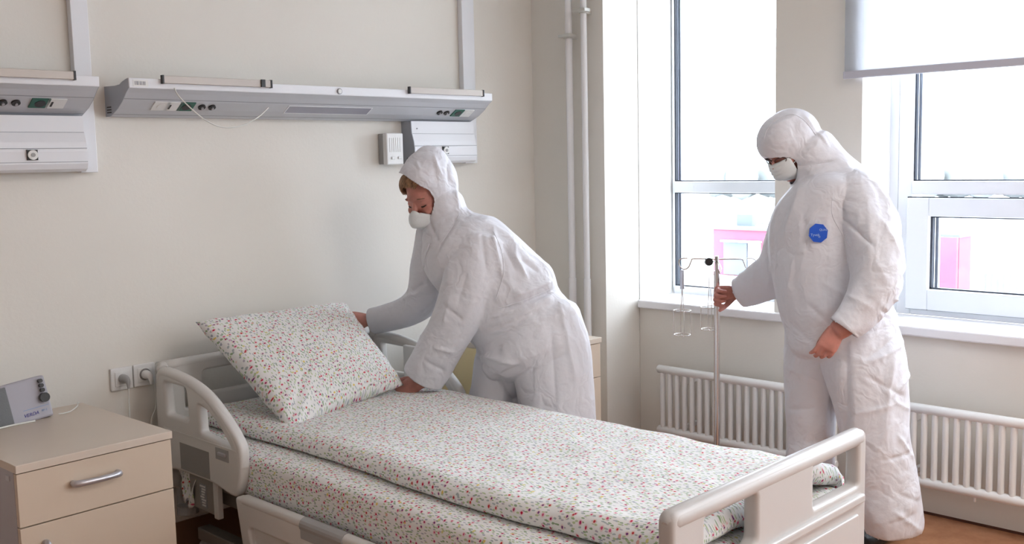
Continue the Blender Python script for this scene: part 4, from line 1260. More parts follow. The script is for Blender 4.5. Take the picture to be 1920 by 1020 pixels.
def crumple(P, N, origin, seed, amp, along):
    out = np.zeros(len(P))
    w = noise.noise; off = Vector((seed * 3.1, seed * 1.7, seed * 0.9))
    for i, p in enumerate(P):
        v = Vector(p - origin)
        a = Vector((0.16, -0.14, 0.977))
        v2 = v - a * (v.dot(a) * 0.55)
        q = v2 * 5.2 + off
        wx = w(q * 0.9 + Vector((5, 0, 0))) * 0.5
        q = q + Vector((wx, -wx, wx * .7))
        r1 = 1 - 2 * abs(w(q)); r2 = 1 - 2 * abs(w(q * 2.3 + Vector((9, 2, 4)))); r3 = 1 - 2 * abs(w(v * 30 + off))
        b = w(v * 2.6 + off * 2)
        out[i] = amp * (0.70 * r1 + 0.40 * r2 * (0.6 + b) + 0.05 * r3 * (0.4 + b) + 0.8 * b - 0.2)
    return out

def build_suit(tubes, extra, folds, openings, seed, amp, parent, amp_fn=None, voxel=0.0052, bulge=None):
    bm = bmesh.new()
    for t in tubes: ring_tube(bm, t)
    for c, r, fr in extra: ellipsoid(bm, c, r, fr, 28)
    me = remeshed(bm, voxel, 9)
    P = get_co(me); N = get_no(me)
    # local direction of the limb, blended smoothly
    S = []; D = []
    for t in tubes:
        Q = catmull([tuple(r) for r in t], 4); C = np.array([q[:3] for q in Q]); T = np.gradient(C, axis=0); T /= np.linalg.norm(T, axis=1)[:, None]
        T *= np.sign(T[:, 2:3] + 1e-6)
        S.append(C); D.append(T)
    S = np.concatenate(S); D = np.concatenate(D)
    A = np.zeros_like(P)
    for i0 in range(0, len(P), 4000):
        d2 = ((P[i0:i0 + 4000, None, :] - S[None]) ** 2).sum(2)
        wgt = np.exp(-d2 / 0.012) + 1e-9
        A[i0:i0 + 4000] = (wgt @ D) / wgt.sum(1)[:, None]
    disp = crumple(P, N, P.mean(0), seed, 1.0, A)
    a = np.full(len(P), amp)
    if amp_fn is not None: a = a * amp_fn(P)
    disp = disp * a
    facing = np.clip(-(N @ VIEW) * 1.5 + 0.4, 0, 1)
    for (p0, p1, w, am) in folds:
        d, t = seg_dist(P, p0, p1, VIEW)
        ends = np.clip(np.minimum(t, 1 - t) * 5 + 0.15, 0, 1)
        g = np.exp(-(d / w) ** 2) * ends
        # sharp crest on top of the soft fold
        g = 0.6 * g + 0.5 * np.exp(-d / (w * 0.35)) * ends
        disp += 1.1 * am * g * facing
    P2 = P + N * disp[:, None]
    # cut the openings: snap the border vertices on the cutting surface, drop what is beyond
    keep = np.ones(len(P), bool)
    for fo in openings:
        v = fo(P2); h = 1e-4
        G = np.stack([(fo(P2 + np.eye(3)[k] * h) - v) / h for k in range(3)], 1)
        gl = np.linalg.norm(G, axis=1) + 1e-9
        dist = v / gl
        sn = np.abs(dist) < voxel * 0.62
        P2[sn] -= (G / gl[:, None])[sn] * dist[sn][:, None]
        v = fo(P2)
        keep &= ~((v < 0) & ~sn)
        
    me.vertices.foreach_set('co', P2.astype(np.float32).ravel())
    bm = bmesh.new(); bm.from_mesh(me); bm.verts.ensure_lookup_table()
    bmesh.ops.delete(bm, geom=[bm.verts[i] for i in np.nonzero(~keep)[0]], context='VERTS')
    # keep the largest connected sheet only
    for v_ in bm.verts: v_.tag = False
    best = []
    for v_ in bm.verts:
        if v_.tag: continue
        st = [v_]; v_.tag = True; comp = []
        while st:
            q = st.pop(); comp.append(q)
            for e in q.link_edges:
                o_ = e.other_vert(q)
                if not o_.tag: o_.tag = True; st.append(o_)
        if len(comp) > len(best): best = comp
    bs = set(best)
    bmesh.ops.delete(bm, geom=[v_ for v_ in bm.verts if v_ not in bs], context='VERTS')
    # smooth the cut edges and lay them exactly on the cutting surfaces
    bv = [v_ for v_ in bm.verts if v_.is_boundary]
    for it in range(6):
        new = {}
        for v_ in bv:
            nb = [e.other_vert(v_).co for e in v_.link_edges if e.is_boundary]
            if len(nb) == 2: new[v_] = v_.co * 0.5 + (nb[0] + nb[1]) * 0.25
        for v_, c_ in new.items(): v_.co = c_
        Pb = np.array([v_.co for v_ in bv])
        for fo in openings:
            v = fo(Pb); h = 1e-4
            G = np.stack([(fo(Pb + np.eye(3)[k] * h) - v) / h for k in range(3)], 1); gl = np.linalg.norm(G, axis=1) + 1e-9
            near = np.abs(v / gl) < voxel * 3
            Pb[near] -= (G / gl[:, None])[near] * (v / gl)[near][:, None]
        for v_, c_ in zip(bv, Pb): v_.co = Vector(c_)
    bm.to_mesh(me); bm.free()
    o = link_mesh('coverall', me, 'suit', parent, True)
    sd = o.modifiers.new('thick', 'SOLIDIFY'); sd.thickness = 0.0025; sd.offset = -1
    return o

def cuff_cut(c, d, rad=0.085):
    c = np.array(c, float); d = np.array(Vector(d).normalized())
    def f(P):
        q = P - c; r = np.linalg.norm(q, axis=1)
        return np.where(r < rad, -(q @ d), 1.0)
    return f

def face_cut(H, rx, rz, z0, x0=0.0, ymin=0.01, tilt=0.0):
    Hi = np.array(H.inverted())
    def f(P):
        q = P @ Hi[:3, :3].T + Hi[:3, 3]
        x = (q[:, 0] - x0) / rx; z = (q[:, 2] - z0 - tilt * q[:, 1]) / rz
        v = np.sqrt(x * x + z * z) - 1
        return np.where(q[:, 1] > ymin, v * min(rx, rz), 1.0)
    return f

def build_body(tubes, H, hands, parent):
    bm = bmesh.new()
    for t in tubes: ring_tube(bm, t, None, 18, 3)
    add_head(bm, H)
    for h in hands: add_hand(bm, **h)
    me = remeshed(bm, 0.0031, 3)
    return link_mesh('body', me, 'skin', parent, True)

def shrink(t, k, mx):
    return [(x, y, z, min(a * k, mx), min(b * k, mx)) for x, y, z, a, b in t]

def mask_mesh(H, cup, m, parent, pleats=False):
    bm = bmesh.new(); nr, na = 14, 40; rows = []
    zc = -0.055
    for i in range(nr + 1):
        rho = i / nr; row = []
        for k in range(na):
            th = 2 * math.pi * k / na
            c, s = math.cos(th), math.sin(th)
            R = float(np.interp(math.degrees(math.asin(s)), [-90, -60, -30, 0, 25, 55, 90], [0.071, 0.069, 0.066, 0.061, 0.047, 0.038, 0.044]))
            if pleats: R = min(0.066 / max(abs(c), 1e-3), (0.044 if s > 0 else 0.060) / max(abs(s), 1e-3)) * 0.93
            x = R * c * rho; z = zc + R * s * rho
            ye = 0.108 - 9.5 * x * x - 1.2 * max(0, -(z + 0.075)) - 0.30 * max(0, z + 0.02)
            y = ye + cup * (1 - rho ** 2) ** 0.65
            if cup > 0.02: y += 0.006 * math.exp(-((z - zc) / 0.02) ** 2) * (1 - rho)
            if pleats: y += 0.0022 * math.sin((z - zc) * 420) * (1 - rho ** 4) * 1.0
            row.append(bm.verts.new(H @ Vector((x, y, z))))
            if i == 0: break
        rows.append(row)
    for k in range(na): bm.faces.new((rows[0][0], rows[1][k], rows[1][(k + 1) % na]))
    for i in range(1, nr):
        for k in range(na): bm.faces.new((rows[i][k], rows[i + 1][k], rows[i + 1][(k + 1) % na], rows[i][(k + 1) % na]))
    o = bm_obj('face_mask', bm, m, parent, True)
    sd = o.modifiers.new('t', 'SOLIDIFY'); sd.thickness = 0.002
    return o

# ---- the woman bending over the bed
def LB(*a): return a
W1 = empty('person', (2.84, 2.45, 0), 'person in white hooded coverall and cup mask bending over the bed, setting down a pillow', 'person')
T_torso = [(2.785, 2.595, 0.7322, 0.2063, 0.175), (2.7796, 2.6241, 0.7908, 0.1968, 0.168), (2.762, 2.6502, 0.8414, 0.1827, 0.16), (2.7536, 2.6799, 0.8845, 0.1912, 0.168), (2.7417, 2.7063, 0.9284, 0.1995, 0.172), (2.7151, 2.7516, 0.9971, 0.1897, 0.17), (2.6926, 2.7986, 1.0574, 0.1821, 0.17), (2.6594, 2.858, 1.1264, 0.1623, 0.17), (2.6432, 2.898, 1.1831, 0.1139, 0.11)]
T_nleg = [(2.8015, 2.5666, 0.8441, 0.1434, 0.12), (2.8061, 2.5306, 0.7363, 0.151, 0.115), (2.7965, 2.5064, 0.6098, 0.1447, 0.1), (2.7919, 2.4895, 0.4717, 0.1367, 0.095), (2.7813, 2.4758, 0.314, 0.1229, 0.09), (2.7647, 2.4652, 0.1367, 0.109, 0.09), (2.7537, 2.4581, 0.0185, 0.0892, 0.08)]
T_fleg = [(2.801, 2.7172, 0.6951, 0.1479, 0.12), (2.7585, 2.757, 0.5778, 0.0989, 0.11), (2.7369, 2.7623, 0.4696, 0.0865, 0.1), (2.8, 2.66, 0.45, 0.092, 0.09), (2.8, 2.655, 0.25, 0.088, 0.09), (2.8, 2.65, 0.1, 0.08, 0.08)]
T_narm = [(2.6427, 2.7162, 1.1256, 0.1025, 0.085), (2.5977, 2.7066, 1.045, 0.1037, 0.08), (2.5592, 2.7297, 0.939, 0.0919, 0.072), (2.5372, 2.7672, 0.8492, 0.0826, 0.065), (2.5129, 2.8206, 0.7531, 0.0753, 0.055), (2.495, 2.8824, 0.6615, 0.0741, 0.048), (2.4906, 2.9097, 0.6218, 0.0684, 0.045)]
T_farm = [(2.6897, 2.9876, 1.1398, 0.1085, 0.085), (2.68, 3.0381, 1.0288, 0.0906, 0.078), (2.671, 3.0874, 0.9156, 0.0723, 0.065), (2.6463, 3.16, 0.8478, 0.0601, 0.055), (2.6042, 3.2557, 0.814, 0.0542, 0.046), (2.5824, 3.3193, 0.7999, 0.0502, 0.042)]
T_neck = [(2.6532, 2.8682, 1.1509, 0.1298, 0.115), (2.6402, 2.9055, 1.2116, 0.0976, 0.09), (2.6395, 2.9319, 1.2844, 0.0897, 0.09)]
H1_ = head_frame((2.6019, 2.9615, 1.3182), cw(-0.54, -0.44, 0.70), cw(-0.12, 1.0, 0.1))
hoodx = [((0, -0.030, 0.030), (0.100, 0.118, 0.132), H1_), ((0.0, 0.004, 0.072), (0.084, 0.098, 0.078), H1_), ((-0.01, -0.020, -0.04), (0.094, 0.088, 0.090), H1_), ((0, -0.06, 0.075), (0.07, 0.08, 0.09), H1_)]
nw = np.array((2.484, 2.9149, 0.612)); fw_ = np.array((2.5794, 3.3224, 0.8))
HND1 = [dict(wrist=tuple(nw), fwd=cw(-0.85, -0.42, -0.10), back=cw(-0.2, 0.55, 0.85), thumb=1, curls=[(0.75, 0.9, 0.5), (0.8, 0.95, 0.5), (0.85, 1.0, 0.5), (0.9, 1.0, 0.5)], size=0.98, tdir=(0.75, 0.6, -0.3)),
        dict(wrist=tuple(fw_), fwd=cw(-0.95, 0.12, -0.15), back=cw(0.1, 0.75, 0.55), thumb=-1, curls=[(0.5, 0.6, 0.4), (0.5, 0.6, 0.4), (0.55, 0.6, 0.4), (0.6, 0.6, 0.4)], size=0.95)]
body1 = build_body([shrink(T_torso, 0.80, .14), shrink(T_nleg, .72, .085), shrink(T_fleg, .72, .08), shrink(T_narm, .62, .045), shrink(T_farm, .68, .042), shrink(T_neck, .62, .06)], H1_, HND1, W1)
F1 = [((2.7379, 2.6628, 0.9483), (2.8451, 2.5594, 0.9927), 0.024, 0.015), ((2.6987, 2.6958, 0.9018), (2.8564, 2.5434, 0.9645), 0.01, -0.012), ((2.6676, 2.7224, 0.8669), (2.8351, 2.5623, 0.9453), 0.008, 0.006), ((2.6501, 2.7343, 0.8276), (2.7884, 2.6021, 0.893), 0.008, -0.005), ((2.8477, 2.5518, 0.9608), (2.6519, 2.7355, 0.8475), 0.012, -0.006), ((2.8375, 2.5592, 0.9412), (2.6398, 2.7394, 0.7921), 0.014, 0.007), ((2.819, 2.5752, 0.9219), (2.6209, 2.7505, 0.739), 0.014, -0.006), ((2.6157, 2.7519, 0.7132), (2.6761, 2.6813, 0.6596), 0.012, -0.009), ((2.6408, 2.7284, 0.7284), (2.7226, 2.6413, 0.7099), 0.012, 0.008), ((2.6761, 2.6813, 0.6596), (2.7399, 2.6222, 0.7014), 0.012, -0.008), ((2.6692, 2.6885, 0.6598), (2.7184, 2.6084, 0.4711), 0.016, -0.014), ((2.7463, 2.61, 0.6653), (2.8578, 2.5071, 0.7415), 0.016, -0.006), ((2.7541, 2.5801, 0.5257), (2.8782, 2.4736, 0.6612), 0.018, -0.005), ((2.8551, 2.5379, 0.9207), (2.8694, 2.4796, 0.6415), 0.014, 0.007), ((2.8254, 2.5561, 0.842), (2.8134, 2.5251, 0.5637), 0.016, -0.006), ((2.7121, 2.7277, 1.194), (2.719, 2.6925, 1.0146), 0.012, 0.009), ((2.7353, 2.696, 1.1435), (2.757, 2.6564, 1.0333), 0.012, -0.009), ((2.7524, 2.6721, 1.1032), (2.7847, 2.623, 1.0026), 0.012, 0.009), ((2.6834, 2.7558, 1.185), (2.6843, 2.7331, 1.0456), 0.012, -0.006), ((2.7713, 2.6493, 1.0827), (2.8153, 2.5961, 1.0315), 0.012, -0.007), ((2.5331, 2.9221, 1.2594), (2.5697, 2.8666, 1.1447), 0.008, -0.006), ((2.6228, 2.8262, 1.2367), (2.5617, 2.8707, 1.1191), 0.01, -0.007), ((2.5358, 2.9053, 1.1697), (2.5071, 2.9101, 1.0113), 0.012, 0.005), ((2.6357, 2.7833, 1.0471), (2.5996, 2.802, 0.9288), 0.012, -0.005), ((2.5867, 2.8216, 0.969), (2.5589, 2.8317, 0.8504), 0.012, 0.006), ((2.5663, 2.8365, 0.9298), (2.608, 2.7841, 0.8688), 0.01, -0.006), ((2.5237, 2.8557, 0.7719), (2.5691, 2.8057, 0.7505), 0.01, 0.006), ((2.4941, 2.8785, 0.723), (2.538, 2.8253, 0.6719), 0.01, -0.005), ((2.5978, 2.8288, 1.0881), (2.5816, 2.83, 0.9891), 0.014, 0.005), ((2.4719, 2.9341, 0.9328), (2.3969, 3.0023, 0.8754), 0.01, 0.005), ((2.5034, 2.9078, 0.9716), (2.4571, 2.9478, 0.9233), 0.01, -0.006), ((2.4344, 2.9682, 0.9041), (2.4219, 2.9718, 0.8448), 0.008, -0.004), ((2.5799, 2.9057, 1.463), (2.5951, 2.8782, 1.3869), 0.008, 0.007), ((2.6145, 2.8674, 1.446), (2.6117, 2.8563, 1.3565), 0.008, -0.006), ((2.534, 2.9507, 1.4485), (2.5466, 2.9308, 1.4043), 0.008, 0.004), ((2.6256, 2.8466, 1.3859), (2.6275, 2.8245, 1.2564), 0.01, 0.006)]
np_ = np.array
d_n = np_((2.4869, 2.9184, 0.6069)) - np_((2.513, 2.8331, 0.7416)); d_f = np_((2.5809, 3.3208, 0.7999)) - np_((2.6274, 3.2053, 0.8288))
hc1 = np_((2.606, 2.9617, 1.3465))
def amp1(P):
    h = np.linalg.norm(P - hc1, axis=1)
    return np.clip(0.45 + (h - 0.12) * 2.5, 0.45, 1.0)
suit1 = build_suit([T_torso, T_nleg, T_fleg, T_narm, T_farm, T_neck], hoodx, F1,
                   [cuff_cut((2.4917, 2.9044, 0.6326), d_n, 0.09), cuff_cut((2.5809, 3.3138, 0.8006), d_f, 0.08), face_cut(H1_, 0.098, 0.114, 0.014, 0.026, 0.0, 0.0),
                    cuff_cut((2.7519, 2.4569, -0.0012), (0, 0, -1), 0.12), cuff_cut((2.80, 2.65, 0.10), (0, 0, -1), 0.12)], 3, 0.0125, W1, amp1)
zp = []
for q in ((2.5412, 2.8948, 1.1377), (2.5293, 2.9011, 1.1002), (2.5177, 2.9053, 1.0508)):
    c_, n_ = (lambda o, t: (lambda r: (o.matrix_world @ r[1], r[2]) if r[0] else (Vector(t), Vector((-.7, -.7, 0))))(o.ray_cast(o.matrix_world.inverted() @ Vector((0, 0, 1.44)), (Vector(t) - Vector((0, 0, 1.44))).normalized())))(suit1, q)
    zp.append(c_ + n_ * 0.001)
tube('zip_flap', zp, 0.003, 'suit', W1, 8, 4)
mask_mesh(H1_, 0.024, 'mask', W1)
for s, e in ((1, (0.078, 0.0, -0.03)), (-1, (-0.078, 0.0, -0.03))):
    tube('mask_strap', [H1_ @ Vector((s * 0.056, 0.080, -0.045)), H1_ @ Vector((s * 0.068, 0.045, -0.035)), H1_ @ Vector((s * 0.079, 0.0, -0.02))], 0.0016, 'mask', W1, 6, 3)
# fringe of hair falling out of the hood
rn = random.Random(11)
bm = bmesh.new()
for k in range(700):
    a = rn.uniform(-0.80, 1.6)
    far = max(0.0, (a - 0.15) / 1.4)
    z0 = 0.112 - 0.020 * a * a * 0.6 + rn.uniform(-0.004, 0.004)
    L = 0.030 + 0.092 * far * rn.uniform(0.6, 1.0) + rn.uniform(-0.012, 0.012) + (0.03 if a < -0.9 else 0)
    sw = 0.42 * (1 - far) + rn.uniform(-0.08, 0.12)
    lift = rn.uniform(0.004, 0.013)
    p = []
    for q in range(6):
        t = q / 5 - 0.15
        z = z0 - L * max(t, 0) ** 1.15 - 0.003 * t
        ph = a + sw * max(t, 0)
        k_ = math.sqrt(max(0.10, 1 - (max(0.0, z - 0.025) / 0.098) ** 2))
        off = lift + (0.008 + 0.010 * far) * math.sin(math.pi * max(0, min(1, 0.2 + t * 0.75)))
        p.append(H1_ @ Vector(((0.069 * k_ + off) * math.sin(ph), (0.088 * k_ + off) * math.cos(ph), z)))
    add_tube(bm, p, [0.002, 0.0022, 0.0021, 0.0018, 0.0013, 0.0005], 5, 2)
bm_obj('hair', bm, 'hair', W1, True)
def face_bits(H, par, lash=True):
    for s in (-1, 1):
        bm = bmesh.new()
        add_tube(bm, [H @ Vector((s * (0.031 + 0.0145 * t), 0.0850 - 0.0095 * t * t, -0.0060 - 0.0030 * (1 - t * t))) for t in (-1, -.5, 0, .5, 1)], [0.0012, 0.0021, 0.0024, 0.0024, 0.0014], 8, 3)
        bm_obj('eyelashes', bm, 'darkhair', par, True)
        bm = bmesh.new()
        add_tube(bm, [H @ Vector((s * (0.031 + 0.019 * t), 0.0885 - 0.010 * max(0, t) ** 2 - 0.004 * max(0, t), 0.0215 + 0.0035 * (1 - t * t))) for t in (-1, -.4, .2, .7, 1)], [0.0016, 0.0024, 0.0022, 0.0016, 0.0008], 8, 3)
        bm_obj('eyebrow', bm, 'brow', par, True)
face_bits(H1_, W1)
for cx, cy, a in (((2.6543, 2.371, 0.0)[0], (2.6543, 2.371, 0.0)[1], 2.3), (2.785, 2.65, 2.3)):
    bm = bmesh.new()
    u = np.array((math.cos(a), math.sin(a), 0)); c0 = np.array((cx, cy, 0))
    ring_tube(bm, [tuple(c0 - u * .07 + np.array((0, 0, .038))) + (.036, .036), tuple(c0 + np.array((0, 0, .045))) + (.042, .040), tuple(c0 + u * .09 + np.array((0, 0, .034))) + (.032, .044), tuple(c0 + u * .155 + np.array((0, 0, .028))) + (.026, .040)], (-u[1], u[0], 0), 18, 3)
    for v in bm.verts: v.co.z = max(v.co.z, 0.001)
    bm_obj('shoe', bm, 'shoe', W1, True)

# ---- the man at the window
W2 = empty('person', (3.63, 1.66, 0), 'standing person in white hooded coverall with round blue badge, holding the infusion stand', 'person')
U_torso = [(3.4327, 1.7029, 0.7663, 0.1804, 0.15), (3.4385, 1.7088, 0.8426, 0.1881, 0.165), (3.4358, 1.7295, 0.9575, 0.1977, 0.17), (3.4403, 1.7458, 1.0913, 0.2035, 0.175), (3.4456, 1.7581, 1.2059, 0.1958, 0.17), (3.4576, 1.7736, 1.2916, 0.154, 0.17), (3.4656, 1.7887, 1.3489, 0.1004, 0.11)]
U_yoke = [(3.4735, 1.8786, 1.237, 0.0789, 0.1), (3.4649, 1.7526, 1.2972, 0.096, 0.11), (3.4404, 1.6299, 1.2747, 0.0896, 0.1)]
U_neck = [(3.4693, 1.7654, 1.3161, 0.1386, 0.12), (3.4593, 1.8004, 1.3818, 0.1119, 0.105), (3.4422, 1.8424, 1.4462, 0.1064, 0.1)]
U_narm = [(3.4292, 1.6424, 1.2806, 0.0859, 0.085), (3.3858, 1.5699, 1.1771, 0.0916, 0.085), (3.3399, 1.5258, 1.0548, 0.0867, 0.078), (3.2983, 1.5257, 0.9646, 0.0826, 0.07), (3.2513, 1.5494, 0.8994, 0.0752, 0.058), (3.2073, 1.5746, 0.8629, 0.0607, 0.048), (3.1911, 1.5892, 0.8492, 0.0553, 0.044)]
U_farm = [(3.4902, 1.9088, 1.17, 0.0956, 0.08), (3.5094, 1.945, 1.0667, 0.0928, 0.075), (3.5137, 1.9874, 0.9968, 0.0856, 0.068), (3.5087, 2.0577, 0.9516, 0.0702, 0.055), (3.4976, 2.1215, 0.9169, 0.0563, 0.046), (3.4876, 2.1584, 0.9027, 0.0482, 0.042)]
U_nleg = [(3.4543, 1.6498, 0.8461, 0.1371, 0.13), (3.4291, 1.6097, 0.7002, 0.1397, 0.12), (3.4231, 1.5812, 0.5708, 0.1281, 0.11), (3.4145, 1.5555, 0.4421, 0.1127, 0.1), (3.4197, 1.5326, 0.3296, 0.1052, 0.095), (3.4262, 1.5083, 0.2171, 0.1052, 0.095), (3.4328, 1.4884, 0.1326, 0.0939, 0.09)]
U_fleg = [(3.4583, 1.8021, 0.8314, 0.1079, 0.12), (3.4565, 1.8079, 0.6716, 0.1065, 0.115), (3.4472, 1.8101, 0.5322, 0.0949, 0.105), (3.4393, 1.8109, 0.3921, 0.0912, 0.095), (3.4377, 1.8111, 0.2907, 0.0874, 0.085), (3.72, 1.965, 0.22, 0.083, 0.085), (3.72, 1.965, 0.07, 0.085, 0.085)]
H2_ = head_frame((3.4044, 1.8858, 1.4743), cw(-0.74, -0.52, 0.36), cw(-0.42, 1.0, 0.05))
hoody = [((0, -0.012, 0.014), (0.096, 0.120, 0.108), H2_), ((0, 0.014, 0.036), (0.088, 0.104, 0.088), H2_), ((0, -0.025, -0.05), (0.085, 0.080, 0.085), H2_)]
mnw = np.array((3.1945, 1.5872, 0.8598)); mfw = np.array((3.4861, 2.1599, 0.9027))
HND2 = [dict(wrist=tuple(mnw + np.array(cw(0.0, 0.0, 0.0))), fwd=cw(-0.50, -0.86, 0.05), back=cw(-0.05, 0.05, 1.0), thumb=1, curls=[(0.30, 0.6, 0.4), (0.38, 0.7, 0.5), (0.40, 0.7, 0.5), (0.35, 0.6, 0.4)], size=0.86, spread=0.055, tdir=(0.9, 0.05, -0.6)),
        dict(wrist=tuple(mfw), fwd=cw(-0.99, -0.05, 0.10), back=cw(-0.05, 0.25, -0.95), thumb=1, curls=[(1.15, 1.1, 0.6), (1.2, 1.15, 0.6), (1.2, 1.2, 0.6), (1.2, 1.2, 0.6)], size=0.92, spread=0.0, tdir=(0.8, 0.45, -0.55), tcurl=(0.5, 0.4))]
body2 = build_body([shrink(U_torso, 0.80, .15), shrink(U_nleg, .72, .085), shrink(U_fleg, .72, .08), shrink(U_narm, .62, .048), shrink(U_farm, .66, .046), shrink(U_neck, .6, .062), shrink(U_yoke, .7, .07)], H2_, HND2, W2)
F2 = [((3.3215, 1.8434, 1.3965), (3.4368, 1.7277, 1.4156), 0.0076, -0.007), ((3.3429, 1.813, 1.343), (3.2894, 1.8448, 1.1937), 0.0095, 0.006), ((3.3061, 1.8379, 1.2592), (3.2604, 1.8659, 1.138), 0.0095, -0.005), ((3.4163, 1.7278, 1.2803), (3.4105, 1.7241, 1.2182), 0.0076, -0.007), ((3.4105, 1.7241, 1.2182), (3.4504, 1.6681, 1.1226), 0.0076, -0.009), ((3.4934, 1.656, 1.3288), (3.5346, 1.5942, 1.2048), 0.0114, 0.004), ((3.5316, 1.6033, 1.2427), (3.5609, 1.5493, 1.0908), 0.0095, 0.006), ((3.5167, 1.6157, 1.2243), (3.5465, 1.5643, 1.0912), 0.0095, -0.005), ((3.4772, 1.6566, 1.2255), (3.5188, 1.584, 1.0355), 0.0114, 0.005), ((3.5373, 1.5738, 1.0915), (3.5614, 1.5342, 0.9964), 0.0095, 0.008), ((3.5057, 1.5977, 1.0359), (3.553, 1.5398, 0.9778), 0.0095, -0.008), ((3.478, 1.613, 0.9518), (3.5478, 1.5365, 0.9213), 0.0095, 0.008), ((3.4359, 1.6521, 0.9248), (3.4964, 1.5807, 0.8663), 0.0095, -0.006), ((3.3376, 1.7655, 1.0034), (3.4227, 1.6657, 0.9252), 0.0133, 0.004), ((3.292, 1.8245, 1.0803), (3.2714, 1.8222, 0.93), 0.0114, 0.005), ((3.3043, 1.7882, 0.9289), (3.3499, 1.7293, 0.852), 0.0114, -0.004), ((3.2683, 1.8136, 0.8546), (3.31, 1.7588, 0.7778), 0.0095, -0.005), ((3.4183, 1.6408, 0.7366), (3.5491, 1.5219, 0.8363), 0.0114, -0.006), ((3.4235, 1.6331, 0.7213), (3.5417, 1.5215, 0.7856), 0.0114, 0.005), ((3.413, 1.6375, 0.6801), (3.5104, 1.5235, 0.5921), 0.0114, -0.006), ((3.4722, 1.5651, 0.6066), (3.5341, 1.5123, 0.6763), 0.0095, 0.007), ((3.4709, 1.5643, 0.5934), (3.5165, 1.5098, 0.5448), 0.0095, 0.005), ((3.3837, 1.6826, 0.7754), (3.3551, 1.662, 0.4554), 0.0151, -0.009), ((3.3876, 1.6432, 0.5488), (3.4832, 1.5502, 0.5836), 0.0133, 0.005), ((3.439, 1.5659, 0.3924), (3.5063, 1.4989, 0.4073), 0.0076, -0.005), ((3.4727, 1.5434, 0.4706), (3.506, 1.4942, 0.3752), 0.0076, 0.006), ((3.4419, 1.5457, 0.2828), (3.5033, 1.4749, 0.2337), 0.0095, -0.004), ((3.4358, 1.5418, 0.217), (3.5006, 1.4621, 0.1338), 0.0095, 0.006), ((3.4182, 1.5526, 0.1703), (3.4875, 1.4868, 0.2059), 0.0095, -0.004), ((3.4138, 1.5497, 0.1233), (3.477, 1.48, 0.093), 0.0095, 0.004), ((3.2665, 1.786, 0.6659), (3.342, 1.7021, 0.6257), 0.0133, 0.004), ((3.2454, 1.7902, 0.5533), (3.2621, 1.7611, 0.4772), 0.0095, 0.006), ((3.2428, 1.784, 0.4967), (3.32, 1.7101, 0.5321), 0.0114, -0.004), ((3.2126, 1.8948, 1.0073), (3.1858, 1.9107, 0.9327), 0.0076, -0.004), ((3.1806, 1.9294, 1.0178), (3.1556, 1.9464, 0.9619), 0.0076, 0.004), ((3.2639, 1.8506, 1.0623), (3.2279, 1.8716, 0.9597), 0.0095, 0.005), ((3.3258, 1.8131, 1.2303), (3.3201, 1.7984, 1.0983), 0.0114, -0.004), ((3.2816, 1.906, 1.5337), (3.3649, 1.8271, 1.5783), 0.0095, 0.004), ((3.3649, 1.8271, 1.5783), (3.4145, 1.7597, 1.4729), 0.0076, -0.0025), ((3.3781, 1.8135, 1.5779), (3.4228, 1.7496, 1.4632), 0.0076, 0.003), ((3.2596, 1.9139, 1.44), (3.3105, 1.8584, 1.4195), 0.0057, 0.004)]
e_n = np_((3.1845, 1.5954, 0.8458)) - np_((3.2416, 1.5578, 0.889)); e_n = np_(cw(-0.60, -0.80, 0.0)); e_f = np_((3.4861, 2.1599, 0.9027)) - np_((3.5007, 2.0646, 0.9436))
hc2 = np_((3.4028, 1.8892, 1.486))
def amp2(P):
    h = np.linalg.norm(P - hc2, axis=1)
    a = np.clip(0.6 + (h - 0.12) * 2.5, 0.6, 1.0)
    low = np.clip((0.6 - P[:, 2]) * 0.8, 0, 0.35)
    return a + low
suit2 = build_suit([U_torso, U_yoke, U_neck, U_narm, U_farm, U_nleg, U_fleg], hoody, F2,
                   [cuff_cut((3.2, 1.5824, 0.8649), e_n, 0.075), cuff_cut((3.4893, 2.1498, 0.9052), e_f, 0.08), face_cut(H2_, 0.068, 0.066, -0.050, 0.0, 0.02, 0.0),
                    cuff_cut((3.4323, 1.486, 0.1139), cw(0.1, -1, 0), 0.14), cuff_cut((3.72, 1.965, 0.075), (0, 0, -1), 0.13)], 8, 0.0120, W2, amp2)
mask_mesh(H2_, 0.014, 'mask', W2, True)
for s in (-1, 1):
    tube('mask_strap', [H2_ @ Vector((s * 0.056, 0.078, -0.045)), H2_ @ Vector((s * 0.068, 0.045, -0.035)), H2_ @ Vector((s * 0.079, 0.0, -0.02))], 0.0016, 'mask', W2, 6, 3)
gl = empty('spectacles', tuple(H2_ @ Vector((0, 0.1, 0)))); gl.parent = W2; gl.matrix_parent_inverse = W2.matrix_world.inverted()
bm = bmesh.new()
for s in (-1, 1):
    add_tube(bm, [H2_ @ Vector((s * 0.032 + 0.024 * math.cos(2 * math.pi * k / 24), 0.100 - 8 * (s * 0.032 + 0.024 * math.cos(2 * math.pi * k / 24)) ** 2 * .6, -0.013 + 0.012 * math.sin(2 * math.pi * k / 24))) for k in range(24)], 0.0016, 6, 1, False, True)
add_tube(bm, [H2_ @ Vector((-0.009, 0.106, 0.0)), H2_ @ Vector((0.009, 0.106, 0.0))], 0.0016, 6)
bm_obj('spectacle_frame', bm, 'specs', gl, True)
bm = bmesh.new()
u = np.array(cw(-0.8, 0, 0.55)); u /= np.linalg.norm(u)
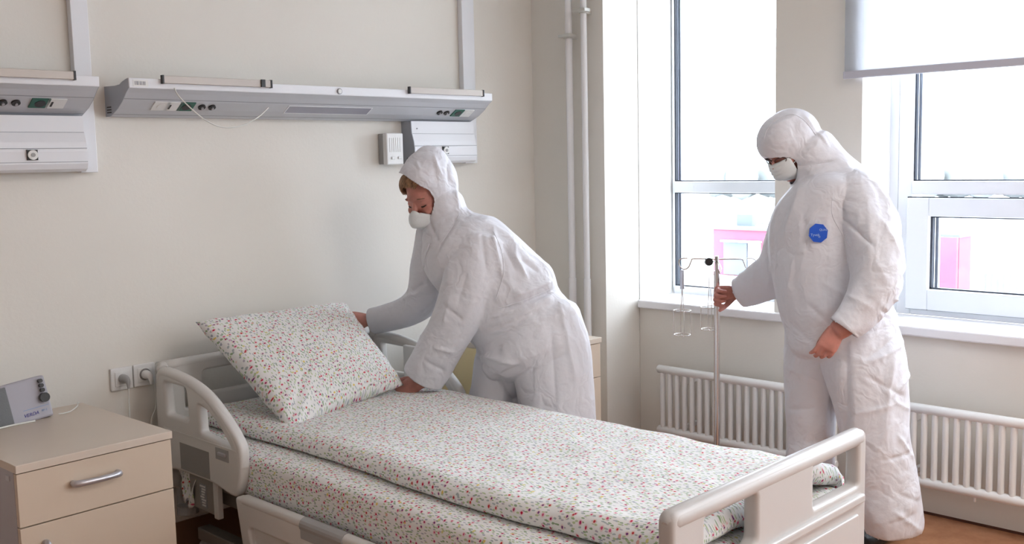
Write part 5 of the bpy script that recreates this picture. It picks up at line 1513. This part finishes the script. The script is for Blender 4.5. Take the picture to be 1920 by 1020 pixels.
for cc in ((3.632, 1.588, 0), (3.72, 1.955, 0)):
    bm = bmesh.new(); c0 = np.array(cc)
    ring_tube(bm, [tuple(c0 - u * .07 + np.array((0, 0, .04))) + (.038, .038), tuple(c0 + np.array((0, 0, .05))) + (.048, .042), tuple(c0 + u * .10 + np.array((0, 0, .036))) + (.034, .046), tuple(c0 + u * .17 + np.array((0, 0, .030))) + (.028, .042)], (-u[1], u[0], 0), 18, 3)
    for v in bm.verts: v.co.z = max(v.co.z, 0.001)
    bm_obj('shoe', bm, 'shoe', W2, True)
def seam(o, par, pts, r=0.0013, name='seam'):
    mi = o.matrix_world.inverted(); c = Vector((0, 0, 1.44)); out = []
    for q in catmull(pts, 7):
        for k in range(1):
            t = Vector(q)
            ok, loc, no, _ = o.ray_cast(mi @ c, (mi.to_3x3() @ (t - c)).normalized())
            if ok: out.append(o.matrix_world @ loc + no * 0.0004)
    if len(out) > 2: tube(name, out, r, 'suit', par, 8, 1)
seam(suit2, W2, [(3.3119, 1.9406, 1.4933), (3.3265, 1.9321, 1.535), (3.3564, 1.9065, 1.5685), (3.395, 1.8687, 1.5807), (3.4243, 1.8339, 1.551), (3.4441, 1.8063, 1.5045)])
seam(suit2, W2, [(3.3651, 1.8719, 1.4036), (3.4009, 1.8345, 1.4006), (3.4415, 1.7935, 1.4051), (3.4786, 1.7569, 1.4154)])
seam(suit2, W2, [(3.4675, 1.7498, 1.2971), (3.4581, 1.7482, 1.2247), (3.4714, 1.7255, 1.1669), (3.4924, 1.6942, 1.105)])
seam(suit1, W1, [(2.5948, 2.7842, 1.245), (2.5681, 2.8038, 1.1947), (2.5356, 2.8289, 1.1407)])
seam(suit1, W1, [(2.6753, 2.6912, 1.1796), (2.6892, 2.6657, 1.1084), (2.687, 2.6551, 1.0259), (2.659, 2.6693, 0.9325)])
seam(suit1, W1, [(2.6626, 2.6601, 0.897), (2.734, 2.5911, 0.9262), (2.7992, 2.5296, 0.9615)], 0.0016, 'waist_elastic')
# blue badge stuck on the chest: project a small octagon on the coverall
def surface_at(o, target, direction):
    d = Vector(direction).normalized(); bpy.context.view_layer.update()
    inv = o.matrix_world.inverted()
    ok, loc, no, _ = o.ray_cast(inv @ (Vector(target) - d * 1.0), inv.to_3x3() @ d)
    return (o.matrix_world @ loc, (o.matrix_world.to_3x3() @ no).normalized()) if ok else (Vector(target), -d)
bc, bn = surface_at(suit2, (3.2506, 1.6933, 1.169), (3.4168, 1.7799, 1.1552) and (Vector((3.4168, 1.7799, 1.1552)) - Vector((0, 0, 1.44))))
bn = (bn + Vector(cw(-0.1, 0.0, 1.0)) * 2.0).normalized()
bu = (Vector((0, 0, 1)) - bn * bn.z).normalized(); br = bu.cross(bn)
def badge_poly(r, off, seg=8, rot=0.3):
    bm = bmesh.new()
    A = []; B = []
    for k in range(seg):
        a = 2 * math.pi * k / seg + rot
        q = bc + br * r * math.cos(a) + bu * r * math.sin(a) * 1.04
        A.append(bm.verts.new(q + bn * off)); B.append(bm.verts.new(q + bn * (off - 0.012)))
    bm.faces.new(A); bm.faces.new(B[::-1])
    for k in range(seg): bm.faces.new((A[k], A[(k + 1) % seg], B[(k + 1) % seg], B[k]))
    return bm
bd = bm_obj('badge', badge_poly(0.0325, 0.0075, 8, 0.28), 'blue', W2)
def btext(s, size, u_, v_):
    Q = frame_mtx(bc + bn * 0.0077 + br * u_ + bu * v_, br, bu)
    text('badge_print', s, size, Q, 'lightprint', bd, 0.0003)
btext('QUAL', 0.010, 0.003, 0.008)
btext('Tyvek', 0.0125, -0.026, -0.010)
btext('®', 0.009, 0.000, -0.016)
bpy.context.view_layer.update()
